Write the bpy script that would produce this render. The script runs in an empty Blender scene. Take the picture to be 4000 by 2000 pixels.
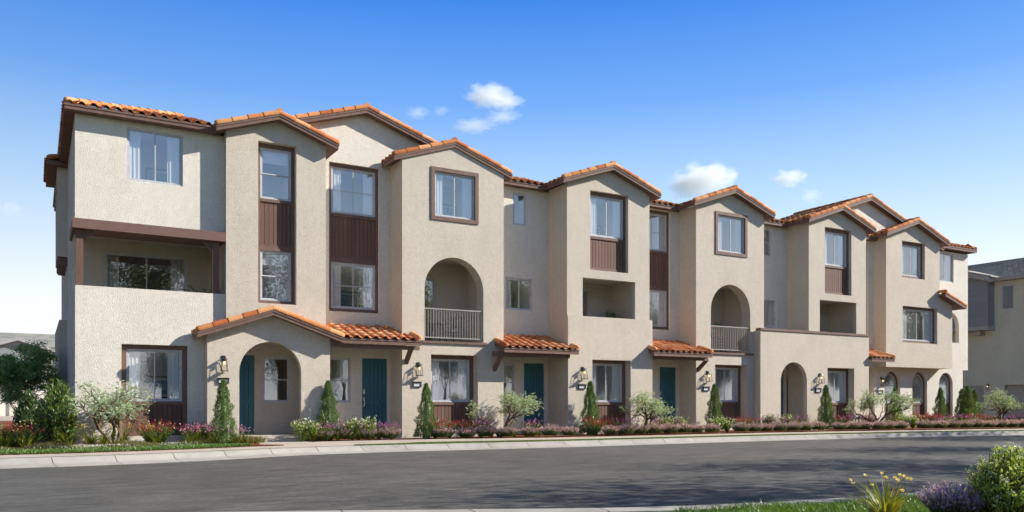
import bpy, bmesh, math, random
from mathutils import Vector, Matrix
from mathutils.geometry import tessellate_polygon
R = math.radians
rnd = random.Random(7)
SC = bpy.context.scene
COL = SC.collection
PI = math.pi

# ------------------------------------------------------------------ camera, world, sun, exposure
cam_d = bpy.data.cameras.new('camera')
cam = bpy.data.objects.new('camera', cam_d)
COL.objects.link(cam)
CAM_Z = 1.10
YAW = 30.2
cam.location = (0, 0, CAM_Z)
cam.rotation_euler = (R(90), 0, R(-YAW))
cam_d.sensor_width = 36
cam_d.lens = 28.8
cam_d.shift_y = 0.14125
cam_d.clip_end = 6000
SC.camera = cam

SUN_DIR = Vector((2.25, -1.0, 1.45)).normalized()       # towards the sun
SUN_EL = math.asin(SUN_DIR.z)
world = bpy.data.worlds.new('World')
SC.world = world
world.use_nodes = True
wn = world.node_tree
wn.nodes.clear()
wo = wn.nodes.new('ShaderNodeOutputWorld')
wb = wn.nodes.new('ShaderNodeBackground')
sky = wn.nodes.new('ShaderNodeTexSky')
sky.sky_type = 'NISHITA'
sky.sun_disc = False
sky.sun_elevation = SUN_EL
sky.sun_rotation = math.atan2(SUN_DIR.x, SUN_DIR.y)
sky.dust_density = 0.5
sky.ozone_density = 3.0
# clear-day gradient from the pale horizon to deep blue, tinted by the physical sky
wtc = wn.nodes.new('ShaderNodeTexCoord')
wsp = wn.nodes.new('ShaderNodeSeparateXYZ')
wn.links.new(wtc.outputs['Generated'], wsp.inputs[0])
wr = wn.nodes.new('ShaderNodeValToRGB')
for _ in range(5): wr.color_ramp.elements.new(0.5)
EXPO = 1.12
_k = 2 ** -EXPO
for e, (p, c) in zip(wr.color_ramp.elements, [(0.0, (1.22, 1.22, 1.22)), (0.113, (1.06, 1.12, 1.16)), (0.232, (0.54, 0.78, 1.06)), (0.34, (0.18, 0.44, 0.98)), (0.44, (0.042, 0.25, 0.86)), (0.65, (0.08, 0.21, 0.50)), (1.0, (0.09, 0.20, 0.40))]):
    e.position = p
    e.color = (c[0] * _k, c[1] * _k, c[2] * _k, 1)
wn.links.new(wsp.outputs[2], wr.inputs[0])
wm = wn.nodes.new('ShaderNodeMix'); wm.data_type = 'RGBA'
wm.inputs[0].default_value = 0.93
wsc = wn.nodes.new('ShaderNodeMix'); wsc.data_type = 'RGBA'; wsc.blend_type = 'MULTIPLY'; wsc.inputs[0].default_value = 1
wsc.inputs[7].default_value = (0.1, 0.1, 0.1, 1)
wn.links.new(sky.outputs[0], wsc.inputs[6])
wn.links.new(wsc.outputs[2], wm.inputs[6])
wn.links.new(wr.outputs[0], wm.inputs[7])
# the sky is brighter on the sun's side and dimmer on the far side, as a clear sky is
wdt = wn.nodes.new('ShaderNodeVectorMath'); wdt.operation = 'DOT_PRODUCT'
wn.links.new(wtc.outputs['Generated'], wdt.inputs[0])
_h = Vector((SUN_DIR.x, SUN_DIR.y, 0)).normalized()
wdt.inputs[1].default_value = (_h.x, _h.y, 0)
wmr = wn.nodes.new('ShaderNodeMath'); wmr.operation = 'MULTIPLY_ADD'
wn.links.new(wdt.outputs['Value'], wmr.inputs[0]); wmr.inputs[1].default_value = 0.5; wmr.inputs[2].default_value = 0.5
wma = wn.nodes.new('ShaderNodeValToRGB'); wma.color_ramp.interpolation = 'B_SPLINE'
for _ in range(3): wma.color_ramp.elements.new(0.5)
for e, (p, c) in zip(wma.color_ramp.elements, [(0.0, 0.15), (0.12, 0.45), (0.27, 0.97), (0.68, 1.03), (1.0, 1.6)]):
    e.position = p; e.color = (c, c, c, 1)
wn.links.new(wmr.outputs[0], wma.inputs[0])
wmf = wn.nodes.new('ShaderNodeVectorMath'); wmf.operation = 'SCALE'
wn.links.new(wm.outputs[2], wmf.inputs[0]); wn.links.new(wma.outputs[0], wmf.inputs['Scale'])
wn.links.new(wmf.outputs[0], wb.inputs[0])
wb.inputs[1].default_value = 1.0
wn.links.new(wb.outputs[0], wo.inputs[0])

sun_d = bpy.data.lights.new('sun', 'SUN')
sun_d.energy = 4.1
sun_d.angle = R(0.5)
sun_d.color = (1.0, 0.945, 0.86)
sun = bpy.data.objects.new('sun', sun_d)
COL.objects.link(sun)
sun.rotation_euler = (-SUN_DIR).to_track_quat('-Z', 'Y').to_euler()
sun.location = (60, -30, 60)
SC.view_settings.view_transform = 'Standard'
SC.view_settings.look = 'None'
SC.view_settings.gamma = 1
SC.view_settings.exposure = EXPO
SC.view_settings.use_curve_mapping = False
SC.render.engine = 'CYCLES'
SC.cycles.max_bounces = 12
SC.cycles.diffuse_bounces = 4
SC.cycles.transparent_max_bounces = 16
SC.cycles.volume_bounces = 10
SC.cycles.use_adaptive_sampling = True
SC.cycles.adaptive_threshold = 0.02
SC.cycles.use_denoising = True
SC.cycles.sample_clamp_indirect = 6

# ------------------------------------------------------------------ image-plane helper (used only to place things on the ground)
_S, _C = math.sin(R(YAW)), math.cos(R(YAW))
def rr(u):
    a = (u - 2000) / 3200.0
    return (_S + _C * a) / (_C - _S * a)
def at(u, Y):
    return Y * rr(u)
def zat(u, v, Y):
    d = Y * (_C + _S * rr(u))
    return (1565 - v) / 3200.0 * d + CAM_Z

# ------------------------------------------------------------------ materials
def new_mat(name):
    m = bpy.data.materials.new(name)
    m.use_nodes = True
    nt = m.node_tree
    nt.nodes.clear()
    out = nt.nodes.new('ShaderNodeOutputMaterial')
    return m, nt, out
def N(nt, t, **kw):
    n = nt.nodes.new(t)
    for k, v in kw.items():
        if k in n.inputs: n.inputs[k].default_value = v
        else: setattr(n, k, v)
    return n
def ramp(nt, src, stops):
    r = nt.nodes.new('ShaderNodeValToRGB')
    while len(r.color_ramp.elements) < len(stops): r.color_ramp.elements.new(0.5)
    for e, (p, c) in zip(r.color_ramp.elements, stops):
        e.position = p
        e.color = (c[0], c[1], c[2], 1)
    nt.links.new(src, r.inputs[0])
    return r.outputs[0]
def mixc(nt, fac, a, b, mode='MIX'):
    n = nt.nodes.new('ShaderNodeMix')
    n.data_type = 'RGBA'
    n.blend_type = mode
    for i, v in ((0, fac), (6, a), (7, b)):
        if hasattr(v, 'links'): nt.links.new(v, n.inputs[i])
        elif i == 0: n.inputs[0].default_value = v
        else: n.inputs[i].default_value = (v[0], v[1], v[2], 1)
    return n.outputs[2]
def noise(nt, vec, scale, detail=4, rough=0.55):
    n = N(nt, 'ShaderNodeTexNoise', Scale=scale, Detail=detail, Roughness=rough)
    nt.links.new(vec, n.inputs['Vector'])
    return n.outputs['Fac']
def coords(nt, scale=None, kind='Object'):
    tc = nt.nodes.new('ShaderNodeTexCoord')
    o = tc.outputs[kind]
    if scale:
        mp = N(nt, 'ShaderNodeMapping')
        mp.inputs['Scale'].default_value = scale
        nt.links.new(o, mp.inputs['Vector'])
        o = mp.outputs[0]
    return o
def bump(nt, h, strength, dist):
    b = N(nt, 'ShaderNodeBump', Strength=strength, Distance=dist)
    nt.links.new(h, b.inputs['Height'])
    return b.outputs[0]
def principled(nt, out, color, rough=0.7, normal=None, metallic=0, spec=0.5):
    p = nt.nodes.new('ShaderNodeBsdfPrincipled')
    if hasattr(color, 'links'): nt.links.new(color, p.inputs['Base Color'])
    else: p.inputs['Base Color'].default_value = (color[0], color[1], color[2], 1)
    if hasattr(rough, 'links'): nt.links.new(rough, p.inputs['Roughness'])
    else: p.inputs['Roughness'].default_value = rough
    p.inputs['Metallic'].default_value = metallic
    p.inputs['Specular IOR Level'].default_value = spec
    if normal is not None: nt.links.new(normal, p.inputs['Normal'])
    nt.links.new(p.outputs[0], out.inputs[0])
    return p
MAT = {}
def stucco(name, col, amp=1.0):
    m, nt, out = new_mat(name)
    c = coords(nt)
    big = noise(nt, c, 0.7, 5)
    mid = noise(nt, c, 6.0, 4)
    fine = noise(nt, c, 48.0, 4, 0.7)
    v = N(nt, 'ShaderNodeTexVoronoi', Scale=84.0)
    nt.links.new(c, v.inputs['Vector'])
    h = N(nt, 'ShaderNodeMath', operation='ADD')
    nt.links.new(fine, h.inputs[0])
    nt.links.new(v.outputs['Distance'], h.inputs[1])
    d = tuple(x * 0.94 for x in col)
    e = tuple(min(1, x * 1.06) for x in col)
    c1 = ramp(nt, big, [(0.3, d), (0.7, e)])
    c2 = ramp(nt, mid, [(0.35, (0.965, 0.965, 0.965)), (0.65, (1.02, 1.03, 1.03))])
    c3 = mixc(nt, 1.0, c1, c2, 'MULTIPLY')
    # grime streaks: vertical faint
    cs = coords(nt, (3.0, 3.0, 0.25))
    st = noise(nt, cs, 2.2, 4)
    c4 = ramp(nt, st, [(0.25, (0.95, 0.945, 0.93)), (0.50, (1, 1, 1))])
    pit_shade = ramp(nt, fine, [(0.34, (0.72, 0.70, 0.67)), (0.50, (1.03, 1.03, 1.03))])  # relief shade put into the colour: low spots of the bump noise darkened
    col_o = mixc(nt, 1.0, mixc(nt, 0.8, c3, c4, 'MULTIPLY'), pit_shade, 'MULTIPLY')
    principled(nt, out, col_o, 0.95, bump(nt, h.outputs[0], 0.9 * amp, 0.011), spec=0.15)
    MAT[name] = m
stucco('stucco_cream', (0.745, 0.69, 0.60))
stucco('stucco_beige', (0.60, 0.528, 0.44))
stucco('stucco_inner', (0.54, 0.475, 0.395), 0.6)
stucco('stucco_grey', (0.56, 0.545, 0.43), 0.3)
stucco('stucco_pale', (0.72, 0.66, 0.56), 0.3)

def wood(name, col, grain=(14, 14, 0.9), rough=0.6, amp=0.35, var=0.0):
    m, nt, out = new_mat(name)
    c = coords(nt, grain)
    n1 = noise(nt, c, 3.0, 6, 0.6)
    col_o = ramp(nt, n1, [(0.3, tuple(x * 0.78 for x in col)), (0.7, tuple(x * 1.15 for x in col))])
    if var:
        oi = nt.nodes.new('ShaderNodeObjectInfo')
        vr = ramp(nt, oi.outputs['Random'], [(0, (1 - var,) * 3), (1, (1 + var,) * 3)])
        col_o = mixc(nt, 1.0, col_o, vr, 'MULTIPLY')
    principled(nt, out, col_o, rough, bump(nt, n1, amp, 0.006), spec=0.3)
    MAT[name] = m
BR = (0.165, 0.098, 0.075)
wood('brown_trim', BR, (2, 2, 2), 0.65, 0.15)
wood('brown_wood', (0.15, 0.082, 0.06), (16, 16, 0.8), 0.65, 0.5, 0.12)
wood('brown_beam', (0.17, 0.10, 0.078), (1.2, 14, 14), 0.65, 0.4)
wood('teal_paint', (0.040, 0.135, 0.172), (16, 16, 0.8), 0.42, 0.2)
wood('siding_grey', (0.25, 0.258, 0.262), (1.2, 1.2, 16), 0.7, 0.2, 0.06)
wood('grey_trim', (0.38, 0.36, 0.33), (2, 2, 2), 0.7, 0.1)
wood('garage_paint', (0.36, 0.34, 0.30), (2, 2, 2), 0.6, 0.1)
wood('garage_cream', (0.70, 0.63, 0.52), (2, 2, 2), 0.6, 0.1)

def plain(name, col, rough=0.5, metallic=0, spec=0.5, var=0.12):
    m, nt, out = new_mat(name)
    c = coords(nt)
    n1 = noise(nt, c, 9.0, 3)
    col_o = ramp(nt, n1, [(0.3, tuple(x * (1 - var) for x in col)), (0.7, tuple(min(1, x * (1 + var)) for x in col))])
    principled(nt, out, col_o, rough, None, metallic, spec)
    MAT[name] = m
plain('vinyl', (0.46, 0.46, 0.47), 0.4)
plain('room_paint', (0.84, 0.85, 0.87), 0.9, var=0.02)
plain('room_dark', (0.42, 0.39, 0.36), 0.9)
plain('black_metal', (0.018, 0.019, 0.022), 0.4)
plain('nickel', (0.55, 0.54, 0.52), 0.3, 0.9)
plain('plaque_face', (0.62, 0.62, 0.62), 0.35)
plain('rail_metal', (0.30, 0.265, 0.235), 0.45)
plain('cushion', (0.45, 0.52, 0.62), 0.9)
plain('picture_art', (0.20, 0.30, 0.38), 0.6, var=0.6)
plain('picture_mat', (0.6, 0.6, 0.58), 0.7)
plain('terracotta_pot', (0.33, 0.16, 0.09), 0.8)

def emissive_bulb():
    m, nt, out = new_mat('bulb')
    e = N(nt, 'ShaderNodeEmission')
    e.inputs[0].default_value = (1.0, 0.72, 0.36, 1)
    e.inputs[1].default_value = 1.3
    nt.links.new(e.outputs[0], out.inputs[0])
    MAT['bulb'] = m
emissive_bulb()
def glass(name, tint, refl, base):
    m, nt, out = new_mat(name)
    g = N(nt, 'ShaderNodeBsdfGlossy', Roughness=0.0)
    g.inputs['Color'].default_value = (0.92, 0.95, 1.0, 1)
    t = N(nt, 'ShaderNodeBsdfTransparent')
    t.inputs['Color'].default_value = (tint[0], tint[1], tint[2], 1)
    fr = N(nt, 'ShaderNodeFresnel', IOR=1.5)
    gb = nt.nodes.new('ShaderNodeNewGeometry')
    io = N(nt, 'ShaderNodeMath', operation='MULTIPLY_ADD')       # thin sheet: the same Fresnel from both sides
    nt.links.new(gb.outputs['Backfacing'], io.inputs[0]); io.inputs[1].default_value = 1 / 1.5 - 1.5; io.inputs[2].default_value = 1.5
    nt.links.new(io.outputs[0], fr.inputs['IOR'])
    mm = N(nt, 'ShaderNodeMath', operation='MULTIPLY_ADD')
    nt.links.new(fr.outputs[0], mm.inputs[0])
    mm.inputs[1].default_value = refl
    mm.inputs[2].default_value = base
    mm.use_clamp = True
    mx = nt.nodes.new('ShaderNodeMixShader')
    nt.links.new(mm.outputs[0], mx.inputs[0])
    nt.links.new(t.outputs[0], mx.inputs[1])
    nt.links.new(g.outputs[0], mx.inputs[2])
    nt.links.new(mx.outputs[0], out.inputs[0])
    MAT[name] = m
glass('window_glass', (0.97, 0.98, 0.99), 1.1, 0.22)
glass('lamp_glass', (0.96, 0.94, 0.9), 0.5, 0.0)

def curtain_mat():
    m, nt, out = new_mat('curtain_cloth')
    d = N(nt, 'ShaderNodeBsdfDiffuse'); d.inputs[0].default_value = (0.95, 0.95, 0.94, 1)
    t = N(nt, 'ShaderNodeBsdfTranslucent'); t.inputs[0].default_value = (0.7, 0.7, 0.7, 1)
    mx = N(nt, 'ShaderNodeMixShader'); mx.inputs[0].default_value = 0.35
    nt.links.new(d.outputs[0], mx.inputs[1]); nt.links.new(t.outputs[0], mx.inputs[2])
    nt.links.new(mx.outputs[0], out.inputs[0])
    MAT['curtain_cloth'] = m
curtain_mat()

def tile_mat(name, stops):
    m, nt, out = new_mat(name)
    oi = nt.nodes.new('ShaderNodeObjectInfo')
    ge = nt.nodes.new('ShaderNodeNewGeometry')
    ad = N(nt, 'ShaderNodeMath', operation='ADD')
    nt.links.new(oi.outputs['Random'], ad.inputs[0]); nt.links.new(ge.outputs['Random Per Island'], ad.inputs[1])
    fr = N(nt, 'ShaderNodeMath', operation='FRACT'); nt.links.new(ad.outputs[0], fr.inputs[0])
    c = coords(nt)
    base = ramp(nt, fr.outputs[0], stops)
    n1 = noise(nt, c, 9.0, 5)
    sp = ramp(nt, n1, [(0.3, (0.78, 0.74, 0.70)), (0.55, (1, 1, 1)), (0.8, (1.12, 1.12, 1.1))])
    col_o = mixc(nt, 1.0, base, sp, 'MULTIPLY')
    principled(nt, out, col_o, 0.85, bump(nt, noise(nt, c, 60, 3), 0.3, 0.004), spec=0.2)
    MAT[name] = m
tile_mat('clay_tile', [(0.0, (0.42, 0.13, 0.05)), (0.3, (0.52, 0.19, 0.075)), (0.6, (0.60, 0.26, 0.115)), (0.85, (0.68, 0.36, 0.18)), (1.0, (0.38, 0.10, 0.04))])
tile_mat('clay_cap', [(0.0, (0.42, 0.12, 0.04)), (0.5, (0.58, 0.23, 0.085)), (1.0, (0.66, 0.33, 0.15))])
tile_mat('grey_shingle', [(0.0, (0.24, 0.235, 0.21)), (0.5, (0.32, 0.31, 0.27)), (1.0, (0.20, 0.21, 0.19))])
tile_mat('grey_tile', [(0.0, (0.30, 0.29, 0.26)), (0.5, (0.40, 0.385, 0.345)), (1.0, (0.25, 0.245, 0.225))])

def asphalt():
    m, nt, out = new_mat('asphalt')
    c = coords(nt)
    cs = coords(nt, (0.30, 1.5, 1))
    a = noise(nt, cs, 3.2, 9, 0.72)
    b = noise(nt, c, 70, 3, 0.7)
    p = noise(nt, c, 0.22, 4)
    c1 = ramp(nt, a, [(0.33, (0.046, 0.043, 0.038)), (0.46, (0.077, 0.072, 0.063)), (0.54, (0.092, 0.086, 0.076)), (0.68, (0.138, 0.130, 0.115))])
    c2 = ramp(nt, b, [(0.3, (0.6, 0.6, 0.6)), (0.5, (1, 1, 1)), (0.72, (1.5, 1.48, 1.42))])
    c3 = ramp(nt, p, [(0.35, (0.86, 0.86, 0.87)), (0.65, (1.08, 1.08, 1.06))])
    co = mixc(nt, 1.0, mixc(nt, 1.0, c1, c2, 'MULTIPLY'), c3, 'MULTIPLY')
    stn = ramp(nt, noise(nt, coords(nt, (0.9, 3.0, 1)), 9.0, 5, 0.7), [(0.32, (0.66, 0.66, 0.66)), (0.5, (1, 1, 1)), (0.68, (1.42, 1.40, 1.36))])
    co = mixc(nt, 1.0, co, stn, 'MULTIPLY')
    # hairline cracks
    v = N(nt, 'ShaderNodeTexVoronoi', Scale=0.45, feature='DISTANCE_TO_EDGE')
    wv = N(nt, 'ShaderNodeTexNoise', Scale=2.5, Detail=4.0)
    nt.links.new(c, wv.inputs['Vector'])
    vm = N(nt, 'ShaderNodeVectorMath', operation='MULTIPLY_ADD')
    nt.links.new(wv.outputs['Color'], vm.inputs[0]); vm.inputs[1].default_value = (0.5, 0.5, 0.5); nt.links.new(c, vm.inputs[2])
    nt.links.new(vm.outputs[0], v.inputs['Vector'])
    ck = ramp(nt, v.outputs['Distance'], [(0.0, (0.72, 0.72, 0.72)), (0.006, (1, 1, 1))])
    co = mixc(nt, 0.35, co, ck, 'MULTIPLY')
    principled(nt, out, co, 0.8, bump(nt, b, 0.35, 0.006), spec=0.35)
    MAT['asphalt'] = m
asphalt()
def concrete(name, col, sc=1.0):
    m, nt, out = new_mat(name)
    c = coords(nt)
    a = noise(nt, c, 1.6 * sc, 7, 0.65)
    b = noise(nt, c, 60, 3)
    c1 = ramp(nt, a, [(0.25, tuple(x * 0.74 for x in col)), (0.5, col), (0.75, tuple(x * 1.1 for x in col))])
    c2 = ramp(nt, b, [(0.3, (0.9, 0.9, 0.9)), (0.7, (1.06, 1.06, 1.06))])
    oi = nt.nodes.new('ShaderNodeObjectInfo')
    vr = ramp(nt, oi.outputs['Random'], [(0, (0.93,) * 3), (1, (1.05,) * 3)])
    co = mixc(nt, 1.0, mixc(nt, 1.0, c1, c2, 'MULTIPLY'), vr, 'MULTIPLY')
    principled(nt, out, co, 0.9, bump(nt, b, 0.25, 0.004), spec=0.2)
    MAT[name] = m
concrete('kerb_concrete', (0.36, 0.335, 0.295))
concrete('walk_concrete', (0.41, 0.35, 0.29))
def earth(name, s0, s1, s2, scale=9):
    m, nt, out = new_mat(name)
    c = coords(nt)
    a = noise(nt, c, scale, 6, 0.7)
    b = noise(nt, c, scale * 6, 4, 0.7)
    co = ramp(nt, a, [(0.3, s0), (0.5, s1), (0.75, s2)])
    co = mixc(nt, 1.0, co, ramp(nt, b, [(0.3, (0.5, 0.5, 0.5)), (0.6, (1.2, 1.2, 1.2))]), 'MULTIPLY')
    principled(nt, out, co, 0.95, bump(nt, b, 0.8, 0.03), spec=0.1)
    MAT[name] = m
earth('mulch', (0.10, 0.035, 0.018), (0.18, 0.065, 0.03), (0.26, 0.12, 0.06))
earth('turf', (0.045, 0.075, 0.02), (0.075, 0.12, 0.03), (0.11, 0.16, 0.045), 4)
earth('soil', (0.04, 0.03, 0.02), (0.07, 0.055, 0.035), (0.10, 0.08, 0.05))

def leaf(name, stops, trans=0.35, rough=0.6, gloss=0.12):
    m, nt, out = new_mat(name)
    ge = nt.nodes.new('ShaderNodeNewGeometry')
    oi = nt.nodes.new('ShaderNodeObjectInfo')
    base = ramp(nt, ge.outputs['Random Per Island'], stops)
    vr = ramp(nt, oi.outputs['Random'], [(0, (0.82, 0.86, 0.82)), (1, (1.15, 1.12, 1.1))])
    co = mixc(nt, 1.0, base, vr, 'MULTIPLY')
    d = N(nt, 'ShaderNodeBsdfDiffuse'); nt.links.new(co, d.inputs[0])
    t = N(nt, 'ShaderNodeBsdfTranslucent'); nt.links.new(mixc(nt, 1.0, co, (1.25, 1.2, 0.6), 'MULTIPLY'), t.inputs[0])
    mx = N(nt, 'ShaderNodeMixShader'); mx.inputs[0].default_value = trans
    nt.links.new(d.outputs[0], mx.inputs[1]); nt.links.new(t.outputs[0], mx.inputs[2])
    g = N(nt, 'ShaderNodeBsdfGlossy', Roughness=0.38)
    g.inputs['Color'].default_value = (0.9, 0.95, 0.9, 1)
    m2 = N(nt, 'ShaderNodeMixShader'); m2.inputs[0].default_value = gloss * 0.5
    nt.links.new(mx.outputs[0], m2.inputs[1]); nt.links.new(g.outputs[0], m2.inputs[2])
    nt.links.new(m2.outputs[0], out.inputs[0])
    MAT[name] = m
leaf('olive_leaf', [(0, (0.18, 0.25, 0.15)), (0.4, (0.31, 0.40, 0.26)), (0.75, (0.52, 0.60, 0.42)), (1, (0.70, 0.72, 0.46))])
leaf('cypress_leaf', [(0, (0.057, 0.110, 0.034)), (0.5, (0.104, 0.180, 0.053)), (1, (0.190, 0.266, 0.085))], 0.25)
leaf('cypress_bright', [(0, (0.072, 0.152, 0.029)), (0.5, (0.128, 0.240, 0.048)), (1, (0.208, 0.320, 0.080))], 0.25)
leaf('bush_leaf', [(0, (0.035, 0.088, 0.019)), (0.5, (0.088, 0.176, 0.032)), (0.85, (0.208, 0.320, 0.056)), (1, (0.352, 0.448, 0.080))])
leaf('tree_leaf', [(0, (0.042, 0.095, 0.030)), (0.6, (0.085, 0.162, 0.048)), (1, (0.152, 0.237, 0.067))], 0.3)
leaf('corner_leaf', [(0, (0.12, 0.24, 0.08)), (0.6, (0.22, 0.37, 0.12)), (1, (0.36, 0.48, 0.16))], 0.4)
leaf('privet_leaf', [(0, (0.14, 0.22, 0.045)), (0.5, (0.30, 0.40, 0.08)), (1, (0.60, 0.64, 0.20))])
leaf('street_leaf', [(0, (0.11, 0.13, 0.035)), (0.6, (0.20, 0.20, 0.05)), (1, (0.32, 0.28, 0.09))], 0.4)
leaf('grass_blade', [(0, (0.050, 0.106, 0.015)), (0.6, (0.106, 0.200, 0.027)), (1, (0.213, 0.312, 0.062))])
leaf('cover_blade', [(0, (0.098, 0.091, 0.019)), (0.5, (0.182, 0.163, 0.039)), (1, (0.299, 0.247, 0.078))])
leaf('strap_leaf', [(0, (0.058, 0.098, 0.016)), (0.5, (0.130, 0.169, 0.026)), (0.85, (0.312, 0.312, 0.039)), (1, (0.494, 0.416, 0.065))])
leaf('strap_yellow', [(0, (0.120, 0.150, 0.020)), (0.5, (0.280, 0.280, 0.035)), (1, (0.550, 0.420, 0.050))])
leaf('lav_green', [(0, (0.075, 0.112, 0.053)), (1, (0.195, 0.255, 0.120))])
leaf('lav_flower', [(0, (0.42, 0.20, 0.36)), (0.5, (0.62, 0.36, 0.52)), (1, (0.82, 0.58, 0.68))])
leaf('mint_flower', [(0, (0.45, 0.25, 0.60)), (0.5, (0.62, 0.38, 0.74)), (1, (0.80, 0.58, 0.84))])
leaf('red_flower', [(0, (0.20, 0.008, 0.018)), (0.6, (0.42, 0.015, 0.035)), (1, (0.58, 0.04, 0.08))])
leaf('pink_flower', [(0, (0.50, 0.18, 0.48)), (1, (0.74, 0.42, 0.68))])
leaf('purple_flower', [(0, (0.36, 0.08, 0.46)), (1, (0.60, 0.22, 0.60))])
leaf('yellow_flower', [(0, (0.620, 0.420, 0.080)), (1, (0.850, 0.700, 0.320))])
leaf('cream_flower', [(0, (0.70, 0.58, 0.25)), (1, (0.88, 0.80, 0.50))])
leaf('white_flower', [(0, (0.620, 0.620, 0.580)), (1, (0.850, 0.850, 0.820))])
leaf('rose_leaf', [(0, (0.075, 0.128, 0.022)), (0.5, (0.180, 0.255, 0.045)), (1, (0.450, 0.510, 0.090))])
leaf('fern_leaf', [(0, (0.06, 0.15, 0.03)), (1, (0.18, 0.34, 0.07))])
wood('bark_brown', (0.11, 0.062, 0.038), (8, 8, 2), 0.9, 0.8)
wood('bark_olive', (0.13, 0.09, 0.055), (8, 8, 2), 0.9, 0.8)

# ------------------------------------------------------------------ object helpers
def link(o, parent=None):
    COL.objects.link(o)
    if parent is not None: o.parent = parent
    return o
ORG = {}
def thing(name, label, cat, loc=(0, 0, 0), rz=0, group=None):
    o = bpy.data.objects.new(name, None)
    o.empty_display_size = 0.2
    COL.objects.link(o)
    o.location = loc
    o.rotation_euler = (0, 0, rz)
    o['label'] = label
    o['category'] = cat
    if group: o['group'] = group
    ORG[o.name] = Vector(loc)
    return o
def tag(o, label, cat, group=None):
    o['label'] = label
    o['category'] = cat
    if group: o['group'] = group
    return o
def origin_of(p):
    v = Vector((0, 0, 0))
    while p is not None:
        v += p.location
        p = p.parent
    return v
def mesh_obj(name, verts, faces, mat, parent=None, smooth=False, world=True, fix=True, mats=None, midx=None):
    if world and parent is not None:
        o0 = origin_of(parent)
        verts = [(v[0] - o0.x, v[1] - o0.y, v[2] - o0.z) for v in verts]
    me = bpy.data.meshes.new(name)
    me.from_pydata([tuple(v) for v in verts], [], faces)
    if mats:
        for mn in mats: me.materials.append(MAT[mn])
        if midx: me.polygons.foreach_set('material_index', midx)
    elif mat: me.materials.append(MAT[mat])
    if fix:
        bm = bmesh.new(); bm.from_mesh(me)
        bmesh.ops.recalc_face_normals(bm, faces=bm.faces)
        bm.to_mesh(me); bm.free()
    if smooth: me.polygons.foreach_set('use_smooth', [True] * len(me.polygons))
    me.update()
    return link(bpy.data.objects.new(name, me), parent)
def from_me(name, me, parent=None):
    return link(bpy.data.objects.new(name, me), parent)

class MB:                                            # collects pieces of one mesh
    def __init__(s): s.v = []; s.f = []; s.m = []
    def add(s, vs, fs, mi=0):
        b = len(s.v)
        s.v += [tuple(v) for v in vs]
        s.f += [tuple(i + b for i in f) for f in fs]
        s.m += [mi] * len(fs)
        return s
    def box(s, x0, x1, y0, y1, z0, z1, mi=0):
        return s.add([(x0, y0, z0), (x1, y0, z0), (x1, y1, z0), (x0, y1, z0), (x0, y0, z1), (x1, y0, z1), (x1, y1, z1), (x0, y1, z1)],
                     [(0, 3, 2, 1), (4, 5, 6, 7), (0, 1, 5, 4), (1, 2, 6, 5), (2, 3, 7, 6), (3, 0, 4, 7)], mi)
    def tube(s, pts, rad, n=6, mi=0, cap=True):
        pts = [Vector(p) for p in pts]
        b = len(s.v)
        k = len(pts)
        up = Vector((0.3, 0.2, 1)).normalized()
        for i, p in enumerate(pts):
            d = (pts[min(i + 1, k - 1)] - pts[max(i - 1, 0)])
            d = d.normalized() if d.length > 1e-9 else Vector((0, 0, 1))
            a = d.cross(up)
            if a.length < 1e-3: a = d.cross(Vector((1, 0, 0)))
            a.normalize(); c = d.cross(a)
            r = rad[i] if isinstance(rad, (list, tuple)) else rad
            for j in range(n):
                t = 2 * PI * j / n
                s.v.append(tuple(p + a * (r * math.cos(t)) + c * (r * math.sin(t))))
        for i in range(k - 1):
            for j in range(n):
                s.f.append((b + i * n + j, b + i * n + (j + 1) % n, b + (i + 1) * n + (j + 1) % n, b + (i + 1) * n + j)); s.m.append(mi)
        if cap:
            s.f.append(tuple(b + j for j in range(n))[::-1]); s.m.append(mi)
            s.f.append(tuple(b + (k - 1) * n + j for j in range(n))); s.m.append(mi)
        return s
    def blob(s, c, r, sz=1.0, mi=0, n=6, m=4):
        b = len(s.v)
        for i in range(1, m):
            ph = PI * i / m
            for j in range(n):
                t = 2 * PI * j / n
                s.v.append((c[0] + r * math.sin(ph) * math.cos(t), c[1] + r * math.sin(ph) * math.sin(t), c[2] + r * sz * math.cos(ph)))
        s.v.append((c[0], c[1], c[2] + r * sz)); s.v.append((c[0], c[1], c[2] - r * sz))
        T = b + (m - 1) * n; B = T + 1
        for i in range(m - 2):
            for j in range(n):
                s.f.append((b + i * n + j, b + (i + 1) * n + j, b + (i + 1) * n + (j + 1) % n, b + i * n + (j + 1) % n)); s.m.append(mi)
        for j in range(n):
            s.f.append((T, b + j, b + (j + 1) % n)); s.m.append(mi)
            s.f.append((B, b + (m - 2) * n + (j + 1) % n, b + (m - 2) * n + j)); s.m.append(mi)
        return s
    def obj(s, name, mat, parent=None, world=True, fix=True, smooth=False, mats=None):
        return mesh_obj(name, s.v, s.f, mat, parent, smooth, world, fix, mats, s.m if mats else None)

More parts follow.
